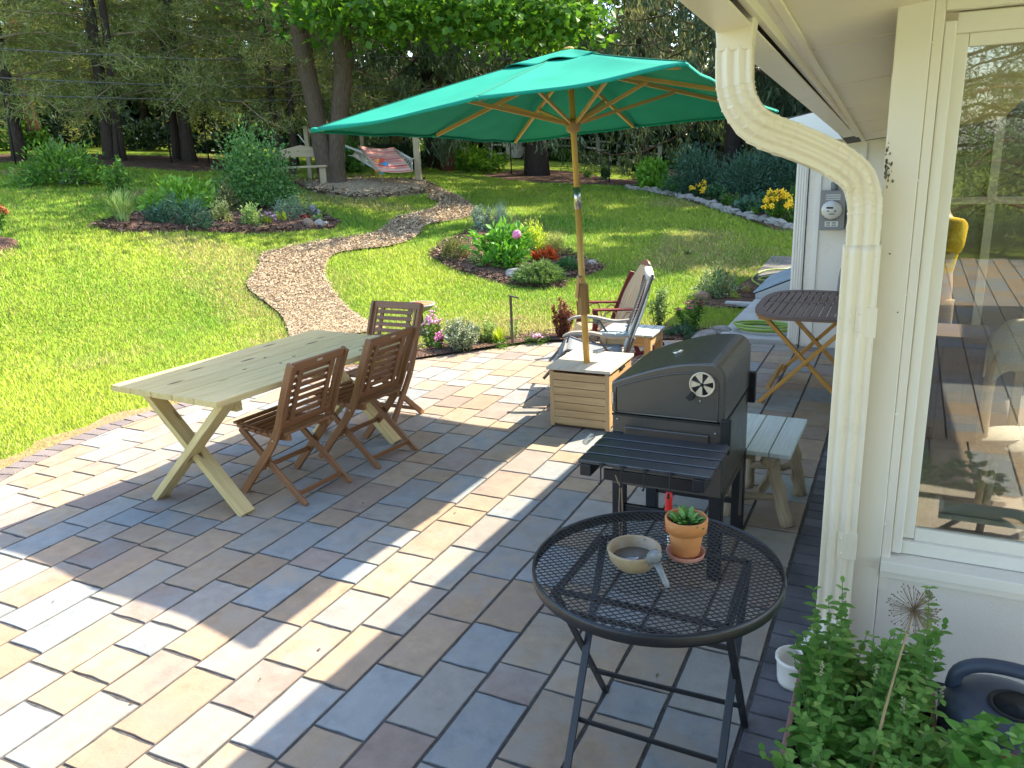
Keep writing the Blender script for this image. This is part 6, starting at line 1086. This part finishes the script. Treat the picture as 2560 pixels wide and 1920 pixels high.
# twin trunk maple with wide crown
mb_ = on(722, 400); mp = thing('maple_tree', 'big twin trunked maple with bright green leafy crown', 'tree', mb_ - np.array([0, 0, .06])); k = mscale(mb_)
def up(dx, dz, dep=0):  # sideways in view (units), up (units)
    return np.array([.90 * dx * k - .43 * dep, .436 * dx * k + .86 * dep, dz * k])
for pts, rr, nm in (([(-2, -4), (-13, 20), (-19, 90), (-26, 180), (-35, 260), (-40, 340), (-70, 520), (-120, 760)], [30, 20, 18.5, 17.5, 18.5, 20, 14, 7], 'trunk'), ([(14, -4), (8, 20), (14, 90), (33, 180), (44, 240), (46, 255), (50, 330), (90, 520), (150, 780)], [30, 19, 17.5, 18.5, 19, 21, 18, 13, 6], 'trunk')):
    P = np.array([up(a, b) for a, b in pts]); n = 40; Q = spline(P, n); R = np.interp(np.linspace(0, len(rr) - 1, n), range(len(rr)), rr) * k * (1 + .03 * np.sin(np.arange(n) * 1.9)); m = MB(); m.tube(Q, R, 18); 
    for j in range(6): a = j * 1.05; m.tube([Q[2] + np.array([math.cos(a), math.sin(a), 0]) * R[2] * .75, Q[0] + np.array([math.cos(a), math.sin(a), -.05]) * R[0] * 1.15], [R[2] * .35, R[0] * .2], 8)
    m.build(nm, B_maple, mp)
m = MB(); Q, Dd, Nn = [], [], []
cc = up(235, 560); 
def maple_clump(c, rad, n):
    q = rng.normal(size=(n, 3)) * np.array([rad, rad, rad * .55]) * .6 + c; Q.append(q); d = rdir(n); d[:, 2] = -np.abs(d[:, 2]) * .7 - .1; Dd.append(unit(d)); Nn.append(rdir(n, 2.2))
for i in range(150):
    d = rdir(1)[0]; c = cc + d * np.array([5.2, 4.6, 4.6]) * rng.uniform(.55, 1.0)
    if c[2] < 3.6: c[2] = 3.6 + rng.random() * .8
    maple_clump(c, rng.uniform(.6, 1.1), 75)
    if i % 3 == 0: s = up(-35, 330) if c[0] < 0 else up(48, 330); m.tube(spline([s, lerp(s, c, .5) + np.array([0, 0, .5]), c], 7), np.linspace(.09, .015, 7), 6)
# drooping lower skirts seen below the picture's top edge
for px, py, rr_, nn in [(655, 30, 19, 120), (690, 60, 20, 100), (672, 20, 19.5, 120), (720, 20, 20, 120), (745, 25, 20, 100), (790, 10, 19, 120), (800, 38, 19.5, 130), (830, 40, 19, 140), (855, 55, 19, 110), (880, 20, 19, 140), (905, 45, 19, 120), (935, 30, 19, 120), (960, 65, 19, 130), (980, 40, 18.5, 130), (1005, 20, 18.5, 140), (1010, 80, 19, 90), (1035, 55, 18.5, 130), (1060, 30, 18, 150), (1075, 70, 18.5, 120), (1090, 50, 18, 120), (1115, 25, 18, 140), (1130, 60, 18, 130), (1150, 30, 18, 150), (1160, 85, 18.5, 110), (1185, 50, 18, 140), (1200, 20, 18, 150), (1215, 75, 18, 120), (1235, 45, 17.5, 150), (1250, 20, 17.5, 140), (1262, 70, 17.5, 110), (1270, 40, 17.5, 120), (950, 5, 18.5, 130), (1050, 5, 18, 130), (1120, 0, 18, 140), (1230, 0, 17.5, 140), (860, 0, 19, 120), (760, 5, 19.5, 110), (1140, 105, 18.3, 50), (640, 5, 19, 100)]:
    c = PR(px, py, rr_) - np.array(mp.location); maple_clump(c, .58, int(nn * .62))
for a, b in (((50, 300), PR(1250, 5, 17.6)), ((48, 320), PR(1060, -10, 18.3)), ((-38, 300), PR(655, 0, 19.3))): e = np.array(b) - np.array(mp.location); s = up(*a); m.tube(spline([s, lerp(s, e, .5) + np.array([0, 0, .7]), e], 12), np.linspace(.13, .03, 12), 8)
m.build('limbs', B_maple, mp); Q = np.concatenate(Q); n = len(Q); leaves_obj('crown', L_maple, mp, Q, np.concatenate(Dd), np.concatenate(Nn), rng.uniform(.12, .21, n), rng.uniform(.12, .20, n), fold=.12)
# white pines: bare lower trunk, long thin boughs with needle tufts
def pine(label, px, py, H, r0, lean=0., nb=52, zlow=1.6, dens=1.0, mat=N_pine, bk=B_pine, blen=3.4, group='pines along the back of the lawn', twin=None, pos=None, name='pine_tree'):
    b = on(px, py) if pos is None else np.array(pos, float); b[2] -= .08; r = thing(name, label, 'tree', b, 0, group)
    def stem(dx, ln, h, r0, nm):
        P = np.array([(dx + ln * t * h * .12 + .06 * math.sin(t * 7 + px), .05 * math.sin(t * 5), t * h) for t in np.linspace(0, 1, 16)]); m = MB(); m.tube(P, r0 * .72 * (1 - .82 * np.linspace(0, 1, 16)) * (1 + .35 * np.exp(-np.linspace(0, 1, 16) * 30)), 12); m.build(nm, bk, r); return P
    P = stem(0, lean, H, r0, 'trunk')
    if twin: stem(twin, lean * -.5 + .3, H * .8, r0 * .75, 'trunk')
    m = MB(); Q, Dd = [], []
    for i in range(nb):
        t = (i + rng.random()) / nb; z = zlow + (H - zlow) * t ** 1.15; a = i * 2.4 + rng.uniform(-.4, .4); L = blen * (1 - .75 * t) * rng.uniform(.65, 1.2) + .4
        s = np.array([np.interp(z / H * 15, range(16), P[:, j]) for j in range(3)]); o_ = np.array([math.cos(a), math.sin(a), 0]); dr = -.18 - .25 * (1 - t) + .35 * t
        bq = np.array([s + o_ * L * u + np.array([0, 0, L * (.22 * u + dr * u * u)]) + rng.normal(size=3) * .04 for u in np.linspace(0, 1, 7)]); m.tube(bq, np.linspace(.038, .010, 7), 4)
        k = int(66 * dens * (.5 + L / blen)); u = rng.uniform(.25, 1.05, k); c = np.stack([np.interp(u * 6, range(7), bq[:, j]) for j in range(3)], 1) + rng.normal(size=(k, 3)) * np.array([.22, .22, .10]) * (1 + L * .12)
        for g in range(8): Q.append(c + rng.normal(size=(k, 3)) * .05); Dd.append(unit(o_ * .6 + rng.normal(size=(k, 3)) * .75 + [0, 0, .05]))
        for g in range(3): uu = rng.uniform(.3, .95); c0 = np.array([np.interp(uu * 6, range(7), bq[:, j]) for j in range(3)]); m.tube([c0, c0 + unit(o_ + rng.normal(size=3) * .8) * L * .28], [.010, .004], 3)
    m.build('boughs', M_twig if mat is not N_pine else m_dead, r); Q = np.concatenate(Q); n = len(Q); leaves_obj('crown', mat, r, Q, np.concatenate(Dd), rdir(n, 1), rng.uniform(.12, .24, n), rng.uniform(.014, .026, n), fold=.05, droop=.05)
    return r
m_dead = m_basic('dead_twigs', (.30, .22, .14), .9, .3, 10)
pine('leaning pine at the far left edge of the lawn', 44, 347, 13, .22, -.12); pine('twin stemmed pine standing behind the tall green perennial', 244, 347, 14, .24, .0, twin=.35); pine('straight pine of the middle trunk cluster', 412, 352, 14, .24, .0); pine('curved pine at the left of the middle trunk cluster', 388, 347, 12.5, .17, -.05, nb=40, twin=.28)
pine('slim pine left of the tall pale topped bush', 545, 346, 13, .16, .02, nb=44, zlow=2.2); pine('slim leaning pine just left of the maple', 606, 362, 13, .15, -.1, nb=44, zlow=2.2); pine('dark slim pine nearest the maple trunks', 640, 364, 13, .15, .03, nb=44, zlow=2.0)
pine('pine beyond the left picture edge', -60, 350, 13, .22); pine('reddish trunked pine in the back left', 78, 320, 13, .30, .0, bk=B_red, zlow=2.4)
for px, py, rr_, t_ in [(150, 318, 41, 'back row pine above the shaded shrub'), (320, 312, 42, 'back row pine between the two trunk groups'), (470, 318, 43, 'back row pine left of the slim pine'), (575, 330, 42, 'back row pine behind the slim pines'), (-120, 330, 40, 'back row pine outside the left edge')]:
    q = PR(px, py, rr_); q[2] = hz(q[0], q[1]); pine(t_, px, py, 16, .22, 0, nb=54, zlow=3.0, dens=1.1, blen=5.2, pos=q, group='back row pines')
# Norway spruces with hanging curtains
def spruce(label, px, py, H, r0, zlow=2.6, nb=46, blen=4.4, mat=N_spruce, pos=None, bk=B_spruce, dens=1., group='spruces behind the lawn', big=1.):
    b = on(px, py) if pos is None else np.array(pos, float); b[2] -= .08; r = thing('spruce_tree', label, 'tree', b, rng.uniform(0, 6), group); m = MB(); z16 = np.linspace(0, 1, 14); m.tube(np.array([(0, 0, t * H) for t in z16]), r0 * .8 * (1 - .9 * z16) * (1 + .4 * np.exp(-z16 * 40)), 14); m.build('trunk', bk, r); m = MB(); Q, Dd, LL = [], [], []
    for i in range(nb):
        t = (i + rng.random()) / nb; z = zlow + (H - zlow) * t; a = i * 2.4 + rng.uniform(-.3, .3); L = blen * (1 - t) ** .8 * rng.uniform(.8, 1.15) + .3; o_ = np.array([math.cos(a), math.sin(a), 0]); sd = np.array([-math.sin(a), math.cos(a), 0]); bq = np.array([(0, 0, z) + o_ * L * u + np.array([0, 0, L * (-.30 * math.sin(u * 2.4) + .06 * u * u)]) for u in np.linspace(0, 1, 7)]); m.tube(bq, np.linspace(.04 * (1 - t) + .01, .008, 7), 5)
        ns = int(34 * dens * (.35 + L / blen))
        for s in range(ns):
            u = rng.uniform(.12, 1.0); c = np.array([np.interp(u * 6, range(7), bq[:, j]) for j in range(3)]) + sd * rng.normal() * .28 * (.4 + u); Lh = rng.uniform(.3, 1.0) * (.5 + .6 * (1 - t)); kk = int(8 + 11 * Lh); f = rng.random(kk); Q.append(c + np.c_[rng.normal(size=kk) * .07, rng.normal(size=kk) * .07, -f * Lh]); Dd.append(unit(np.c_[rng.normal(size=(kk, 2)) * .45, -np.ones(kk)]))
        k = int(26 * dens); u = rng.uniform(.2, 1.03, k); Q.append(np.stack([np.interp(u * 6, range(7), bq[:, j]) for j in range(3)], 1) + rng.normal(size=(k, 3)) * .1); Dd.append(unit(o_ + rng.normal(size=(k, 3)) * .6))
    m.build('boughs', M_twig, r); Q = np.concatenate(Q); n = len(Q); leaves_obj('crown', mat, r, Q, np.concatenate(Dd), rdir(n), rng.uniform(.16, .32, n) * big, rng.uniform(.035, .06, n) * big, fold=.06, droop=.04); return r
spruce('large spruce with thick grey trunk beyond the umbrella', 1160, 380, 19, .40, zlow=3.4, nb=54, blen=5.0); spruce('spruce with reddish trunk right of the hammock post', 965, 368, 16, .26, zlow=2.6, bk=B_red); spruce('darker spruce close behind the reddish trunk', 935, 362, 17, .28, zlow=2.2)
spruce('spruce rising behind the dark dome shrubs', 1582, 385, 20, .34, zlow=2.6, nb=60, blen=5.6); spruce('pale hanging spruce at the top right of the garden', 1400, 372, 21, .34, zlow=4.2, nb=60, blen=5.2, mat=N_spruce2, pos=(lambda q: np.array([q[0], q[1], hz(q[0], q[1])]))(PR(1385, 350, 33)))
for px, rr_, t_, mt_ in [(1280, 47, 'far spruce behind the rail fence', N_spruce), (1060, 44, 'far spruce between hammock and fence', N_spruce), (860, 36, 'spruce directly behind the hammock', N_spruce), (1500, 46, 'far grey spruce right of the fence', N_spruce2), (1700, 38, 'spruce half hidden by the house eaves', N_spruce), (770, 33, 'spruce behind the twin trunks', N_spruce)]:
    q = PR(px, 345, rr_); q[2] = hz(q[0], q[1]); spruce(t_, px, 345, 20, .3, zlow=2.2, nb=46, blen=5.6, mat=mt_, pos=q, dens=.9)
for x, y, H_, t_ in [(2.4, 22.2, 13, 'broad spruce beyond the far wing of the house'), (.3, 25.5, 14.5, 'spruce hidden behind the house corner'), (-1.8, 28.5, 15, 'spruce just past the house corner border')]: spruce(t_, 0, 0, H_, .3, zlow=.8, nb=64, blen=4.6, pos=np.array([x, y, hz(x, y)]), dens=1.1, big=1.9)
# understory shrubs along the wood's edge
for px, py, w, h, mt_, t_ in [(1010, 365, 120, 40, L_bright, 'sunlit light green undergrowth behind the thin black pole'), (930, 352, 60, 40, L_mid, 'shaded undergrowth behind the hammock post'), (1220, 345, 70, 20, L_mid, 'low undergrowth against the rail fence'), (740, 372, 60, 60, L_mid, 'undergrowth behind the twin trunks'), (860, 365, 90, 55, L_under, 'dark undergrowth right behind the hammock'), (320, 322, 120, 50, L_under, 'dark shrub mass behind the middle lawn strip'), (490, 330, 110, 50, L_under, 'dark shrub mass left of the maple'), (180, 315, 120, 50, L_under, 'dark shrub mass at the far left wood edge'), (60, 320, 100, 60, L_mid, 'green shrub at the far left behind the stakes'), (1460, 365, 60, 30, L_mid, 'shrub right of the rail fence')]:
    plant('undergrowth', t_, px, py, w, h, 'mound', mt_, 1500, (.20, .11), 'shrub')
# the wood behind everything: one mass
n = 70000; th = rng.uniform(-1.45, .45, n); rr_ = rng.uniform(44, 62, n); zz = rng.random(n) ** .85 * 19; x, y = rr_ * np.sin(th), rr_ * np.cos(th); keep = vnoise(th * 40, zz * .5, 1.1) + .25 * rng.random(n) > .30; x, y, zz = x[keep], y[keep], zz[keep]; n = len(x)
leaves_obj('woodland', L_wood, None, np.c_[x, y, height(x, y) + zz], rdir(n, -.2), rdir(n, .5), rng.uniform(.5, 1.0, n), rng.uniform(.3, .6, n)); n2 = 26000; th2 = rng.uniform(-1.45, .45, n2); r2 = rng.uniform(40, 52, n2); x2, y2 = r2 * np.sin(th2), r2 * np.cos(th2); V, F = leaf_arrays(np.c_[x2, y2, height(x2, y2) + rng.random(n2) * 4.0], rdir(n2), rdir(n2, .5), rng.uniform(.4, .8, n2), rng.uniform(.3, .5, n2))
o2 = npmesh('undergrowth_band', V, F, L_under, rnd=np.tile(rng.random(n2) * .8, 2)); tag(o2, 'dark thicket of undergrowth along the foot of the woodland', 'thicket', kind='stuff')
tag(bpy.data.objects['woodland'], 'dense dark woodland closing off the garden', 'woodland', kind='stuff')
# trees on the other side, behind the viewer (seen mirrored in the window)
for x, y in ((2.0, -9), (4.2, -10.5), (.2, -11.5), (6.5, -9), (2.8, -13), (5.5, -14), (-2, -12)): pine('pine beyond the terrace behind the viewer', 0, 0, 11, .2, pos=np.array([x, y, hz(x, y)]), zlow=.8, nb=44, dens=.8, mat=LM('lit_pine', (.07, .14, .05), (.20, .30, .11), .35), group='pines behind the viewer')
